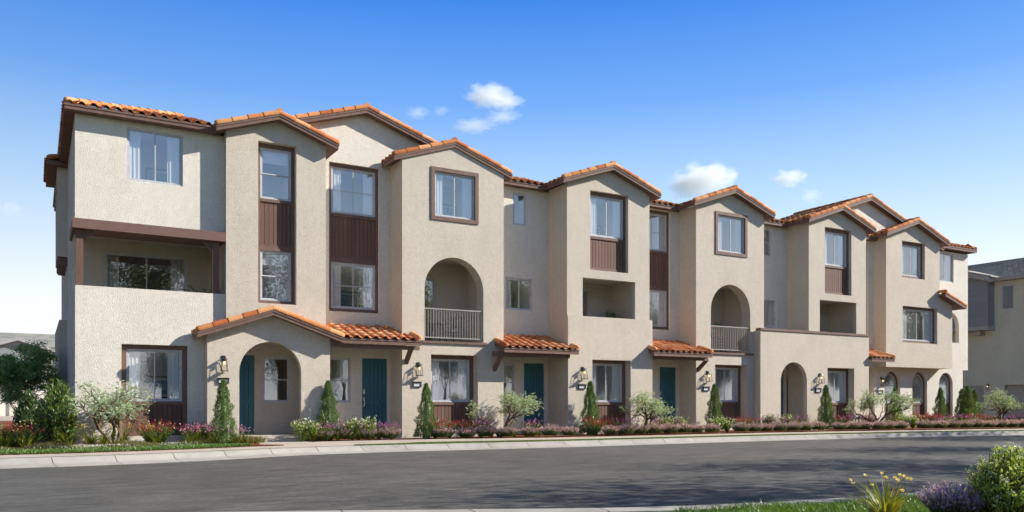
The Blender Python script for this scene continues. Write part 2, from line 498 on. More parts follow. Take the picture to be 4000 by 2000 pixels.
class Frame:                                         # u along the wall, n into it
    def __init__(s, U, Nn): s.U = Vector(U); s.N = Vector(Nn)
    def p(s, u, z, n): 
        q = s.U * u + s.N * n
        return (q.x, q.y, z)
FR = Frame((1, 0, 0), (0, 1, 0))                     # facade: u = X, n = Y
LS = Frame((0, 1, 0), (1, 0, 0))                     # left end walls: u = Y, n = X
def slab_mb(mb, fr, outer, holes, n0, n1, mi=0):
    loops = [outer] + list(holes)
    tri = tessellate_polygon([[Vector((a, b, 0)) for a, b in l] for l in loops])
    flat = [p for l in loops for p in l]
    k = len(flat)
    vs = [fr.p(a, b, n0) for a, b in flat] + [fr.p(a, b, n1) for a, b in flat]
    fs = [tuple(t) for t in tri] + [tuple(i + k for i in t[::-1]) for t in tri]
    o = 0
    for l in loops:
        m = len(l)
        for i in range(m):
            j = (i + 1) % m
            fs.append((o + i, o + j, o + j + k, o + i + k))
        o += m
    mb.add(vs, fs, mi)
    return mb
def slab(name, fr, outer, holes, n0, n1, mat, parent):
    return slab_mb(MB(), fr, outer, holes, n0, n1).obj(name, mat, parent)
def rect(a0, a1, z0, z1): return [(a0, z0), (a1, z0), (a1, z1), (a0, z1)]
def arch(a0, a1, z0, ztop, n=20, rz=None):
    r = (a1 - a0) / 2; c = (a0 + a1) / 2
    rz = rz or r
    zs = ztop - rz
    return [(a0, z0), (a1, z0)] + [(c + r * math.cos(PI * i / n), zs + rz * math.sin(PI * i / n)) for i in range(n + 1)]
def box(name, x0, x1, y0, y1, z0, z1, mat, parent=None):
    return MB().box(x0, x1, y0, y1, z0, z1).obj(name, mat, parent)

# ------------------------------------------------------------------ windows, doors, panels
def win_frame(fr, parent, a0, a1, z0, z1, n, style, w=0.045, mat='vinyl'):
    """a window: frame, sashes and one pane per light"""
    mb = MB()
    slab_mb(mb, fr, rect(a0, a1, z0, z1), [rect(a0 + w, a1 - w, z0 + w, z1 - w)], n, n + 0.07)
    i0, i1, k0, k1 = a0 + w, a1 - w, z0 + w, z1 - w
    cells = []
    mid = (i0 + i1) / 2; mz = (k0 + k1) / 2
    s2 = 0.03
    def bar(b0, b1, c0, c1, d0, d1): slab_mb(mb, fr, rect(b0, b1, c0, c1), [], d0, d1)
    def ring(b0, b1, c0, c1, d0, d1): slab_mb(mb, fr, rect(b0, b1, c0, c1), [rect(b0 + s2, b1 - s2, c0 + s2, c1 - s2)], d0, d1)
    if style == 'slide':
        ring(i0 + 0.002, mid + 0.02, k0 + 0.002, k1 - 0.002, n + 0.018, n + 0.042)
        ring(mid - 0.02, i1 - 0.002, k0 + 0.003, k1 - 0.003, n + 0.044, n + 0.066)
        cells = [(i0 + s2, mid - 0.01, k0 + s2, k1 - s2, 0.03), (mid + 0.01, i1 - s2, k0 + s2, k1 - s2, 0.055)]
    elif style == 'hung':
        ring(i0 + 0.002, i1 - 0.002, k0 + 0.002, mz + 0.02, n + 0.044, n + 0.066)
        ring(i0 + 0.003, i1 - 0.003, mz - 0.02, k1 - 0.002, n + 0.018, n + 0.042)
        cells = [(i0 + s2, i1 - s2, k0 + s2, mz - 0.01, 0.055), (i0 + s2, i1 - s2, mz + 0.01, k1 - s2, 0.03)]
    elif style == 'grid':
        ring(i0 + 0.002, i1 - 0.002, k0 + 0.002, k1 - 0.002, n + 0.02, n + 0.05)
        bar(mid - 0.012, mid + 0.012, k0 + s2, k1 - s2, n + 0.024, n + 0.044)
        bar(i0 + s2, mid - 0.012, mz - 0.012, mz + 0.012, n + 0.025, n + 0.043)
        bar(mid + 0.012, i1 - s2, mz - 0.012, mz + 0.012, n + 0.025, n + 0.043)
        cells = [(b0, b1, c0, c1, 0.034) for b0, b1 in ((i0 + s2, mid - 0.012), (mid + 0.012, i1 - s2)) for c0, c1 in ((k0 + s2, mz - 0.012), (mz + 0.012, k1 - s2))]
    else:
        ring(i0 + 0.002, i1 - 0.002, k0 + 0.002, k1 - 0.002, n + 0.02, n + 0.05)
        cells = [(i0 + s2, i1 - s2, k0 + s2, k1 - s2, 0.034)]
    w_o = mb.obj('window', mat, parent)
    for (b0, b1, c0, c1, dn) in cells:
        mesh_obj('pane', [fr.p(b0, c0, n + dn), fr.p(b1, c0, n + dn), fr.p(b1, c1, n + dn), fr.p(b0, c1, n + dn)], [(0, 1, 2, 3)], 'window_glass', w_o, fix=False)
    return w_o
def room(fr, parent, a0, a1, z0, z1, n, depth=1.5, mat='room_paint'):
    P = fr.p
    v = [P(a0, z0, n), P(a1, z0, n), P(a1, z1, n), P(a0, z1, n), P(a0, z0, n + depth), P(a1, z0, n + depth), P(a1, z1, n + depth), P(a0, z1, n + depth)]
    return mesh_obj('room', v, [(4, 5, 6, 7), (0, 4, 7, 3), (1, 2, 6, 5), (3, 7, 6, 2), (0, 1, 5, 4)], mat, parent, fix=False)
CURT_G = 'pale curtains hanging behind the windows'
def curtain(a0, a1, z0, z1, n, label, mat='curtain_cloth'):
    k = max(10, int((a1 - a0) / 0.018))
    vs = []; fs = []
    c = Vector(((a0 + a1) / 2, n, z0))
    for i in range(k + 1):
        t = i / k
        x = a0 + (a1 - a0) * t
        off = 0.013 * math.sin(i * 2 * PI / 5.5 + 0.6 * math.sin(i * 0.7)) 
        vs.append((x - c.x, off, 0)); vs.append((x - c.x + 0.01 * math.sin(i), off * 0.6, z1 - z0))
    for i in range(k): fs.append((2 * i, 2 * i + 2, 2 * i + 3, 2 * i + 1))
    o = mesh_obj('curtain', vs, fs, mat, None, smooth=True, fix=False)
    o.location = c
    tag(o, label, 'curtain', CURT_G)
    return o
def blind(a0, a1, z0, z1, n, label):
    mb = MB()
    k = 5
    for i in range(k):
        b0 = z0 + (z1 - z0) * i / k
        mb.box(a0, a1, n, n + 0.02 + 0.012 * (i % 2), b0, b0 + (z1 - z0) / k - 0.004)
    o = mb.obj('roman_blind', 'curtain_cloth')
    return tag(o, label, 'window blind', 'folded blinds behind the windows')
def picture(x0, x1, z0, z1, y, label):
    t = thing('framed_picture', label, 'picture', ((x0 + x1) / 2, y, z0), 0, 'framed pictures on the room walls')
    slab_mb(MB(), FR, rect(x0, x1, z0, z1), [rect(x0 + 0.04, x1 - 0.04, z0 + 0.04, z1 - 0.04)], y - 0.03, y).obj('picture_frame', 'black_metal', t)
    slab_mb(MB(), FR, rect(x0 + 0.04, x1 - 0.04, z0 + 0.04, z1 - 0.04), [rect(x0 + 0.12, x1 - 0.12, z0 + 0.12, z1 - 0.12)], y - 0.015, y - 0.002).obj('picture_mount', 'picture_mat', t)
    box('artwork', x0 + 0.12, x1 - 0.12, y - 0.012, y - 0.002, z0 + 0.12, z1 - 0.12, 'picture_art', t)

def plank_panel(parent, a0, a1, z0, z1, n, bottom=True, pitch=0.135):
    mb = MB()
    mb.box(a0, a1, n + 0.022, n + 0.05, z0, z1)
    b = 0.09 if bottom else 0.0
    if bottom: mb.box(a0 + 0.001, a1 - 0.001, n - 0.012, n + 0.02, z0 + 0.001, z0 + b)
    p = mb.obj('board_panel', 'brown_trim', parent)
    k = max(3, round((a1 - a0) / pitch)); w = (a1 - a0) / k
    me = None
    for i in range(k):
        if me is None:
            q = MB(); c = 0.006
            x0, x1 = 0.005, w - 0.005
            zz0, zz1 = 0, z1 - z0 - b - 0.002
            q.add([(x0, 0.02, zz0), (x0 + c * 0.4, 0.002, zz0), (x0 + c, 0, zz0), (x1 - c, 0, zz0), (x1, 0.004, zz0), (x1, 0.02, zz0),
                   (x0, 0.02, zz1), (x0 + c * 0.4, 0.002, zz1), (x0 + c, 0, zz1), (x1 - c, 0, zz1), (x1, 0.004, zz1), (x1, 0.02, zz1)],
                  [(0, 1, 7, 6), (1, 2, 8, 7), (2, 3, 9, 8), (3, 4, 10, 9), (4, 5, 11, 10), (0, 1, 2, 3, 4, 5)[::-1], (6, 7, 8, 9, 10, 11), (0, 6, 11, 5)])
            o = q.obj('plank', 'brown_wood', p, world=False); me = o.data
        else: o = from_me('plank', me, p)
        o.location = Vector((a0 + i * w, n, z0 + b + 0.001)) - origin_of(p)
    return p
def casing(parent, outer, inners, n0, n1, mat='brown_trim', name='window_casing', fr=None):
    return slab(name, fr or FR, outer, inners, n0, n1, mat, parent)

def opening_fill(parent, a0, a1, z0, z1, n, items, cw=0.12, room_n=1.5, where='', curtains=True):
    """brown casing in an opening, holding windows and board panels stacked in it"""
    inn = []
    for it in items: inn.append(rect(a0 + cw, a1 - cw, it[1], it[2]))
    casing(parent, rect(a0, a1, z0, z1), inn, n, n + 0.12)
    for it in items:
        k, b0, b1 = it[:3]
        if k == 'panel': plank_panel(parent, a0 + cw + 0.001, a1 - cw - 0.001, b0 + 0.001, b1 - 0.001, n + 0.035)
        else:
            win_frame(FR, parent, a0 + cw + 0.001, a1 - cw - 0.001, b0 + 0.001, b1 - 0.001, n + 0.03, k)
            room(FR, parent, a0 - 0.02, a1 + 0.02, b0 - 0.12, b1 + 0.12, n + 0.125, room_n)
            dress(a0 + cw, a1 - cw, b0, b1, n, it[3] if len(it) > 3 else '', it[4] if len(it) > 4 else '')
def dress(a0, a1, z0, z1, n, kind, where):
    w = a1 - a0
    if 'L' in kind: curtain(a0 - 0.02, a0 + w * 0.24, z0 - 0.05, z1 + 0.03, n + 0.135, 'pale curtain on the left inside ' + where)
    if 'R' in kind: curtain(a1 - w * 0.26, a1 + 0.02, z0 - 0.05, z1 + 0.03, n + 0.135, 'pale curtain on the right inside ' + where)
    if 'B' in kind: blind(a0 + 0.02, a1 - 0.02, z1 - (z1 - z0) * 0.27, z1, n + 0.17, 'folded pale blind at the top of ' + where)
    if 'P' in kind: picture(a0 + w * 0.42, a0 + w * 0.95, z0 + 0.1, z0 + 0.75, n + 1.3, 'framed picture inside ' + where)

DOOR_G = None
def door(parent, x0, x1, z0, z1, y):
    """boarded teal door: leaf with two recessed fields, four boards in each, keypad and pull"""
    w = x1 - x0
    slab('door_frame', FR, [(x0 - 0.05, z0), (x0, z0), (x0, z1), (x1, z1), (x1, z0), (x1 + 0.05, z0), (x1 + 0.05, z1 + 0.05), (x0 - 0.05, z1 + 0.05)], [], y - 0.012, y + 0.10, 'stucco_inner', parent)
    m = 0.16
    zmid0, zmid1 = z0 + 0.92, z0 + 1.06
    up = arch(x0 + m, x1 - m, zmid1, z1 - 0.17, 12, 0.13)
    lo = rect(x0 + m, x1 - m, z0 + 0.2, zmid0)
    d = slab('door', FR, rect(x0, x1, z0, z1), [up, lo], y + 0.018, y + 0.07, 'teal_paint', parent)
    k = 4; pw = (w - 2 * m) / k
    def planks(b0, b1):
        for i in range(k):
            o = box('plank', x0 + m + i * pw + 0.007, x0 + m + (i + 1) * pw - 0.007, y + 0.046, y + 0.066, b0, b1, 'teal_paint', d)
    planks(zmid1 - 0.01, z1 - 0.12); planks(z0 + 0.19, zmid0 + 0.01)
    box('door_back', x0 + 0.01, x1 - 0.01, y + 0.071, y + 0.09, z0 + 0.01, z1 - 0.01, 'teal_paint', d)
    hx = x0 + 0.075
    MB().box(hx - 0.035, hx + 0.035, y - 0.008, y + 0.017, z0 + 1.25, z0 + 1.40).obj('keypad', 'nickel', d)
    h = MB()
    h.box(hx - 0.03, hx + 0.03, y - 0.002, y + 0.017, z0 + 1.03, z0 + 1.13)
    h.tube([(hx, y + 0.012, z0 + 1.08), (hx, y - 0.04, z0 + 1.06), (hx, y - 0.045, z0 + 0.9), (hx, y + 0.0, z0 + 0.86), (hx, y + 0.03, z0 + 0.86)], 0.011, 6)
    h.box(hx - 0.022, hx + 0.022, y, y + 0.017, z0 + 0.83, z0 + 0.89)
    h.obj('handle', 'nickel', d)
    return d

# ------------------------------------------------------------------ roof tiles
TW, TL, TE = 0.30, 0.43, 0.37                        # tile width, length, exposed length
def s_tile():
    prof = []
    for i in range(6): 
        t = i / 5; prof.append((0.19 * t, 0.068 * math.sin(PI * t)))
    prof += [(0.245, -0.014), (0.30, 0.004)]
    k = len(prof); th = 0.014
    vs = []
    for y, dz, sc in ((0, 0.030, 1.06), (TL, 0.0, 0.96)):
        vs += [(x, y, z * sc + dz + th) for x, z in prof]
        vs += [(x, y, z * sc + dz) for x, z in prof]
    fs = []
    for i in range(k - 1):
        fs.append((i, i + 1, 2 * k + i + 1, 2 * k + i))
        fs.append((k + i, 3 * k + i, 3 * k + i + 1, k + i + 1))
        fs.append((i, k + i, k + i + 1, i + 1))
    fs += [(0, 2 * k, 3 * k, k), (k - 1, 2 * k - 1, 4 * k - 1, 3 * k - 1)]
    return vs, fs
ST_V, ST_F = s_tile()
def _tile_mesh():
    me = bpy.data.meshes.new('s_tile'); me.from_pydata(ST_V, [], ST_F); me.materials.append(MAT['clay_tile'])
    for p in me.polygons: p.use_smooth = abs(p.normal.z) > 0.3
    return me
ME_TILE = _tile_mesh()
def cap_mesh(name, L, r0, r1, dome, n=8, a0=-25, a1=205):
    vs = []; fs = []
    rings = [(0.0, r0)] if not dome else [(-0.10, r0 * 0.35), (-0.085, r0 * 0.7), (-0.045, r0 * 0.93), (0.0, r0)]
    rings.append((L, r1))
    for y, r in rings:
        for i in range(n + 1):
            a = R(a0 + (a1 - a0) * i / n)
            vs.append((r * math.cos(a), y, r * math.sin(a)))
    m = n + 1
    for k in range(len(rings) - 1):
        for i in range(n): fs.append((k * m + i, k * m + i + 1, (k + 1) * m + i + 1, (k + 1) * m + i))
        fs.append((k * m + n, k * m, (k + 1) * m, (k + 1) * m + n))
    e = (len(rings) - 1) * m; q = len(vs)
    vs += vs[:m] + vs[e:e + m]
    fs.append(tuple(range(q, q + m))[::-1]); fs.append(tuple(range(q + m, q + 2 * m)))
    for k in range(len(rings) - 1): fs.remove((k * m + n, k * m, (k + 1) * m, (k + 1) * m + n))
    me = bpy.data.meshes.new(name); me.from_pydata(vs, [], fs); me.materials.append(MAT['clay_cap'])
    bm = bmesh.new(); bm.from_mesh(me); bmesh.ops.recalc_face_normals(bm, faces=bm.faces); bm.to_mesh(me); bm.free()
    for p in me.polygons: p.use_smooth = len(p.vertices) == 4
    return me
ME_CAP = cap_mesh('cap_tile', 0.45, 0.104, 0.090, False)
ME_CAPEND = cap_mesh('cap_end_tile', 0.45, 0.102, 0.092, True)
def mat_from(o, x, y, z, j=0.0):
    x = Vector(x).normalized(); y = Vector(y).normalized(); z = Vector(z).normalized()
    return Matrix(((x.x, y.x, z.x, o[0]), (x.y, y.y, z.y, o[1]), (x.z, y.z, z.z, o[2]), (0, 0, 0, 1)))
def tile_field(parent, o, u, s, width, length, single=True, clip=None):
    """o eave corner, u along the eave, s up the slope; u x s points up"""
    u = Vector(u).normalized(); s = Vector(s).normalized(); n = u.cross(s)
    o = Vector(o); base = origin_of(parent)
    nc = max(1, round(width / TW)); w = width / nc
    nr = max(1, math.ceil(length / TE - 0.05)); le = length / nr
    joined = MB()
    for r in range(nr):
        for c in range(nc):
            p = o + u * (c * w) + s * (r * le - 0.05)
            if clip and not clip((c + 0.5) * w, r * le): continue
            m = mat_from(p + n * rnd.uniform(-0.002, 0.003), u, s, n)
            m = m @ Matrix.Diagonal((w / TW, (le + 0.06) / TL, 1, 1)) @ Matrix.Rotation(rnd.uniform(-0.006, 0.006), 4, 'Z')
            if single:
                t = from_me('roof_tile', ME_TILE, parent)
                m.translation -= base
                t.matrix_local = m
            else:
                joined.add([m @ Vector(v) for v in ST_V], ST_F)
    if joined.v:
        j = joined.obj('roof_tile', 'clay_tile', parent, fix=False, smooth=False)
        j['kind'] = 'stuff'
def cap_line(parent, p0, p1, nrm, first=True, mesh_len=0.45, spacing=0.42, lift=0.0):
    """a line of rounded cap tiles from the low end p0 to the high end p1"""
    p0 = Vector(p0); p1 = Vector(p1); d = p1 - p0; L = d.length; d.normalize()
    n = Vector(nrm); n = (n - d * n.dot(d)).normalized(); x = d.cross(n)
    k = max(1, round(L / spacing)); s = L / k
    base = origin_of(parent)
    for i in range(k):
        me = ME_CAPEND if (i == 0 and first) else ME_CAP
        m = mat_from(p0 + d * (i * s + (0.05 if i == 0 and first else 0)) + n * (0.012 + lift + rnd.uniform(-0.003, 0.003)), x, d, n)
        tilt = Matrix.Rotation(-0.018, 4, 'X')
        m = m @ tilt @ Matrix.Diagonal((1, (s + 0.03) / 0.45, 1, 1))
        t = from_me('cap_tile', me, parent)
        m.translation -= base
        t.matrix_local = m
SL = 0.345
FH = 0.145                                            # fascia height
def gable_roof(house, xc, zp, half, yf, yb, slope=SL, left='single', right='join', caps=True, eave_l=True, eave_r=True, ridge=True, yb_cap=None):
    """zp: top of the fascia at the peak; the chevron runs along Y"""
    th = 0.13
    def chev(dz0, dz1, h=half): 
        return [(xc - h, zp - slope * h - dz1), (xc, zp - dz1), (xc + h, zp - slope * h - dz1), (xc + h, zp - slope * h - dz0), (xc, zp - dz0), (xc - h, zp - slope * h - dz0)]
    roof = slab('roof', FR, chev(0.004, th), [], yf + 0.03, yb, 'brown_trim', house)
    slab('rake_board', FR, chev(0.0, FH), [], yf, yf + 0.03, 'brown_trim', roof)
    slab('rake_trim', FR, chev(-0.012, 0.05, half + 0.008), [], yf - 0.018, yf - 0.0005, 'brown_trim', roof)
    ze = zp - slope * half
    if eave_l:
        box('eave_board', xc - half - 0.024, xc - half - 0.001, yf + 0.0, yb, ze - FH - 0.01, ze + 0.0, 'brown_trim', roof)
        box('eave_trim', xc - half - 0.042, xc - half - 0.025, yf - 0.018, yb, ze - 0.05, ze + 0.012, 'brown_trim', roof)
    if eave_r:
        box('eave_board', xc + half + 0.001, xc + half + 0.024, yf, yb, ze - FH - 0.01, ze + 0.0, 'brown_trim', roof)
        box('eave_trim', xc + half + 0.025, xc + half + 0.042, yf - 0.018, yb, ze - 0.05, ze + 0.012, 'brown_trim', roof)
    c = 1 / math.sqrt(1 + slope * slope)
    L = half / c
    if left: tile_field(roof, (xc - half, yb, ze + 0.004), (0, -1, 0), (1, 0, slope), yb - yf - 0.09, L, left == 'single')
    if right: tile_field(roof, (xc + half, yf + 0.09, ze + 0.004), (0, 1, 0), (-1, 0, slope), yb - yf - 0.09, L, right == 'single')
    if caps:
        yy = yf + 0.055
        cap_line(roof, (xc - half - 0.01, yy, ze + 0.05), (xc - 0.02, yy, zp + 0.05), (0, 0, 1))
        cap_line(roof, (xc + half + 0.01, yy, ze + 0.05), (xc + 0.02, yy, zp + 0.05), (0, 0, 1))
    if ridge:
        cap_line(roof, (xc, yf + 0.0, zp + 0.085), (xc, yb_cap or yb, zp + 0.085), (0, 0, 1), first=False)
    return roof
def shed_roof(house, x0, x1, yf, zf, yb, slope, single=True, name='awning', capL=True, capR=True, fh=0.17, rows=None):
    th = 0.12
    zb = zf + slope * (yb - yf)
    mb = MB()
    mb.add([(x0, yf + 0.03, zf), (x1, yf + 0.03, zf), (x1, yb, zb), (x0, yb, zb), (x0, yf + 0.03, zf - th), (x1, yf + 0.03, zf - th), (x1, yb, zb - th), (x0, yb, zb - th)],
           [(0, 1, 2, 3), (4, 7, 6, 5), (0, 4, 5, 1), (1, 5, 6, 2), (2, 6, 7, 3), (3, 7, 4, 0)])
    roof = mb.obj(name, 'brown_trim', house)
    box('fascia_board', x0 - (0.001 if capL else 0), x1 + (0.001 if capR else 0), yf, yf + 0.029, zf - fh, zf, 'brown_trim', roof)
    box('fascia_trim', x0 - (0.018 if capL else 0), x1 + (0.018 if capR else 0), yf - 0.018, yf - 0.001, zf - 0.055, zf + 0.012, 'brown_trim', roof)
    c = 1 / math.sqrt(1 + slope * slope)
    a0 = x0 + (0.1 if capL else 0.0); a1 = x1 - (0.1 if capR else 0.0)
    tile_field(roof, (a0, yf, zf + 0.006), (1, 0, 0), (0, 1, slope), a1 - a0, (yb - yf) / c, single)
    if capL: cap_line(roof, (x0 + 0.06, yf - 0.02, zf + 0.05), (x0 + 0.06, yb, zb + 0.05), (0, 0, 1))
    if capR: cap_line(roof, (x1 - 0.06, yf - 0.02, zf + 0.05), (x1 - 0.06, yb, zb + 0.05), (0, 0, 1))
    return roof
def bracket(house, x0, x1, y_wall, y_out, z_top, z_low):
    mb = MB()
    P = [(y_out, z_top), (y_wall, z_low), (y_wall, z_low + 0.16), (y_out + 0.16, z_top)]
    vs = [(x0, a, b) for a, b in P] + [(x1, a, b) for a, b in P]
    mb.add(vs, [(0, 1, 2, 3), (7, 6, 5, 4), (0, 4, 5, 1), (1, 5, 6, 2), (2, 6, 7, 3), (3, 7, 4, 0)])
    return mb.obj('bracket', 'brown_trim', house)
def railing(house, x0, x1, z0, z1, y, n):
    mb = MB()
    mb.box(x0, x1, y, y + 0.05, z1 - 0.045, z1)
    mb.box(x0, x1, y + 0.005, y + 0.045, z0, z0 + 0.04)
    r = mb.obj('railing', 'rail_metal', house)
    me = None
    for i in range(n):
        x = x0 + (x1 - x0) * (i + 0.5) / n
        if me is None:
            b = MB().box(-0.010, 0.010, -0.010, 0.010, 0.0, z1 - z0 - 0.085).obj('baluster', 'rail_metal', r, world=False); me = b.data
        else: b = from_me('baluster', me, r)
        b.location = Vector((x, y + 0.025, z0 + 0.04)) - origin_of(r)
    return r
LG = 'black wall lanterns beside the front doors'
def lantern(x, y, z, label):
    """z: middle height; y: wall plane"""
    t = thing('wall_lantern', label, 'wall lantern', (x, y, z), 0, LG)
    def ob(mb, n, m): return mb.obj(n, m, t, world=False)
    ob(MB().box(-0.055, 0.055, -0.018, -0.001, 0.08, 0.24), 'back_plate', 'black_metal')
    ob(MB().box(-0.012, 0.012, -0.13, -0.018, 0.17, 0.195), 'arm', 'black_metal')
    c = -0.13
    def fr(zz, h): return [(-h, c - h, zz), (h, c - h, zz), (h, c + h, zz), (-h, c + h, zz)]
    top = MB(); top.add(fr(0.135, 0.062) + fr(0.185, 0.03), [(0, 1, 2, 3)[::-1], (4, 5, 6, 7), (0, 1, 5, 4), (1, 2, 6, 5), (2, 3, 7, 6), (3, 0, 4, 7)])
    ob(top, 'lantern_cap', 'black_metal')
    cg = MB()
    lo, hi = fr(-0.195, 0.085), fr(0.135, 0.055)
    for i in range(4): cg.tube([lo[i], hi[i]], 0.008, 4)
    ob(cg, 'cage', 'black_metal')
    ob(MB().box(-0.095, 0.095, c - 0.095, c + 0.095, -0.215, -0.195), 'lantern_base', 'black_metal')
    g = MB(); l2, h2 = fr(-0.19, 0.078), fr(0.13, 0.05); g.add(l2 + h2, [(0, 1, 5, 4), (1, 2, 6, 5), (2, 3, 7, 6), (3, 0, 4, 7)])
    ob(g, 'lantern_glass', 'lamp_glass')
    b = MB().blob((0, c, 0.03), 0.032, 1.4, n=8, m=6).obj('bulb', 'bulb', t, world=False, smooth=True)
    ob(MB().tube([(0, c, 0.07), (0, c, 0.135)], 0.014, 6), 'bulb_socket', 'black_metal')
    return t
def plaque(x0, x1, z0, z1, y, label):
    t = thing('address_plaque', label, 'address plaque', ((x0 + x1) / 2, y, z0), 0, 'black framed address plaques under the lanterns')
    mb = MB()
    slab_mb(mb, FR, rect(x0, x1, z0, z1), [rect(x0 + 0.025, x1 - 0.025, z0 + 0.025, z1 - 0.025)], y - 0.045, y - 0.002)
    mb.box(x0 - 0.02, x1 + 0.02, y - 0.065, y - 0.002, z1 + 0.001, z1 + 0.018)
    mb.obj('plaque_frame', 'black_metal', t)
    box('plaque_face', x0 + 0.026, x1 - 0.026, y - 0.02, y - 0.003, z0 + 0.026, z1 - 0.026, 'plaque_face', t)
# ------------------------------------------------------------------ ground, road, kerbs
def struct(o, kind='structure'):
    o['kind'] = kind
    return o
def interp(tab, x):
    if x <= tab[0][0]: 
        (x0, y0), (x1, y1) = tab[0], tab[1]
        return y0 + (y1 - y0) * (x - x0) / (x1 - x0) * (1 if tab[0][2:] else 1)
    for a, b in zip(tab, tab[1:]):
        if x <= b[0]: return a[1] + (b[1] - a[1]) * (x - a[0]) / (b[0] - a[0])
    return tab[-1][1]
KB = None
KF = [(-120, 20.5), (-0.7, 20.52), (1.4, 20.44), (3.76, 20.85), (4.8, 21.25), (5.9, 21.6), (8.15, 21.7), (10.5, 21.5), (12.5, 21.3), (15, 21.1), (18, 21.0), (21, 20.9), (24.5, 20.7), (28, 20.25), (32, 19.6), (36, 18.8), (46, 16.7), (75, 11.0), (200, -14)]
gap = [(-120, 1.05), (1.4, 1.05), (4, 1.0), (6, 0.85), (10, 0.8), (15, 0.65), (25, 0.5), (200, 0.5)]
NK = [(-60, 32), (-6, 14.0), (0.67, 10.7), (1.1, 10.55), (2.33, 10.0), (3.65, 9.35), (4.92, 8.72), (6.2, 8.1), (7.63, 7.72), (8.5, 7.6), (9.9, 7.43), (12.5, 7.3), (20, 6.9), (40, 5.0), (75, 1.0), (200, -14)]
def smooth_tab(tab, r=0.7):
    xs = []
    x = -20.0
    while x < 80: xs.append(x); x += 0.3
    out = []
    for x in xs:
        s = 0; w = 0
        for k in range(-3, 4):
            ww = 4 - abs(k); s += interp(tab, x + k * r / 3) * ww; w += ww
        out.append((x, s / w))
    return [tab[0]] + out + [tab[-1]]
KB = [(x_ * 0.5, interp(KF, x_ * 0.5) + interp(gap, x_ * 0.5)) for x_ in range(-240, 400)]
KB = smooth_tab(KB); KF = smooth_tab(KF); NK = smooth_tab(NK, 0.9)
kb = lambda x: interp(KB, x)
kf = lambda x: interp(KF, x)
nk = lambda x: interp(NK, x)
def strip(name, x0, x1, fa, fb, z, mat, step=0.6, kind='structure', zfun=None):
    vs = []; fs = []
    n = max(1, int((x1 - x0) / step))
    for i in range(n + 1):
        x = x0 + (x1 - x0) * i / n
        a, b = fa(x), fb(x)
        za, zb_ = (z, z) if zfun is None else (zfun(x, a), zfun(x, b))
        vs += [(x, a, za), (x, b, zb_)]
    for i in range(n): fs.append((2 * i, 2 * i + 2, 2 * i + 3, 2 * i + 1))
    o = mesh_obj(name, vs, fs, mat, fix=False)
    o['kind'] = kind
    return o
Z_ROAD, Z_TOP, Z_BED = -0.35, -0.20, -0.125
struct(mesh_obj('ground', [(-2500, -2500, -0.72), (2500, -2500, -0.72), (2500, 2500, -0.72), (-2500, 2500, -0.72)], [(0, 1, 2, 3)], 'turf'))
strip('road', -120, 140, lambda x: nk(x) - 0.4, lambda x: kf(x) + 0.3, Z_ROAD, 'asphalt', 0.8)
wk = lambda x: interp([(7, 1.42), (11, 1.42), (16, 1.1), (60, 1.0)], x)
# land behind the far kerb, falling away behind the houses
def landz(x, y):
    return Z_BED - 0.004 if y < 42 else Z_BED - 0.004 - min(0.55, (y - 42) * 0.03)
vs = []; fs = []
ys = [0, 1.5, 22, 30, 40, 60, 90]
xs = [-120 + 3 * i for i in range(100)]
for x in xs:
    b = kb(x) + 0.02
    for k, y in enumerate([b, b + 1.5, 26, 34, 42, 60, 110]): vs.append((x, y, Z_TOP + 0.004 if k == 0 else landz(x, y)))
for i in range(len(xs) - 1):
    for k in range(6): fs.append((i * 7 + k, (i + 1) * 7 + k, (i + 1) * 7 + k + 1, i * 7 + k + 1))
struct(mesh_obj('planting_soil', vs, fs, 'mulch', fix=False))
strip('back_lawn', -40, 62, lambda x: 33 if x < 0.5 else 39.5, lambda x: 60, 0, 'turf', 2, zfun=lambda x, y: landz(x, y) + 0.012)
strip('back_drive', -60, 80, lambda x: 84, lambda x: 112, -0.66, 'walk_concrete', 4)
strip('footpath', -40, 60, lambda x: kb(x) + (-0.01 if x < 7.9 else wk(x) * 0.42 * min(1, (x - 7.85) / 2.2) - 0.02), lambda x: kb(x) + (0.62 if x < 5.2 else (0.62 + (x - 5.2) * 0.4 if x < 7.2 else wk(x))), 0, 'walk_concrete', 0.4, zfun=lambda x, y: Z_TOP + 0.018 + 0.067 * min(1, max(0, (y - kb(x)) / 1.5)))
strip('verge', -60, 90, lambda x: -14.0, lambda x: nk(x) - 0.60, Z_TOP - 0.012, 'turf', 1.0)
strip('rear_lot', -60, 90, lambda x: -80.0, lambda x: -13.9, Z_TOP - 0.03, 'turf', 4.0)
# door walks crossing the planting
def walk(x0, x1, y0, y1, z0=-0.166, z1=-0.10):
    vs = [(x0 - 0.5, y0, z0), (x1 + 0.35, y0, z0), (x1, y0 + (y1 - y0) * 0.45, (z0 + z1) / 2), (x1, y1, z1), (x0, y1, z1), (x0, y0 + (y1 - y0) * 0.45, (z0 + z1) / 2)]
    o = mesh_obj('front_walk', vs, [(0, 1, 2, 3, 4, 5)], 'walk_concrete', fix=False)
    return struct(o)
walk(5.55, 7.1, kb(6.3) + 0.55, 24.6)
walk(9.55, 10.6, kb(10.2) + 0.95, 25.9)
walk(15.75, 16.75, kb(16.2) + 0.95, 25.9)
walk(22.25, 23.2, kb(22.5) + 0.95, 25.9)
walk(28.1, 29.0, kb(28.5) + 0.95, 24.6)
walk(33.9, 35.2, kb(34.5) + 0.95, 25.9)
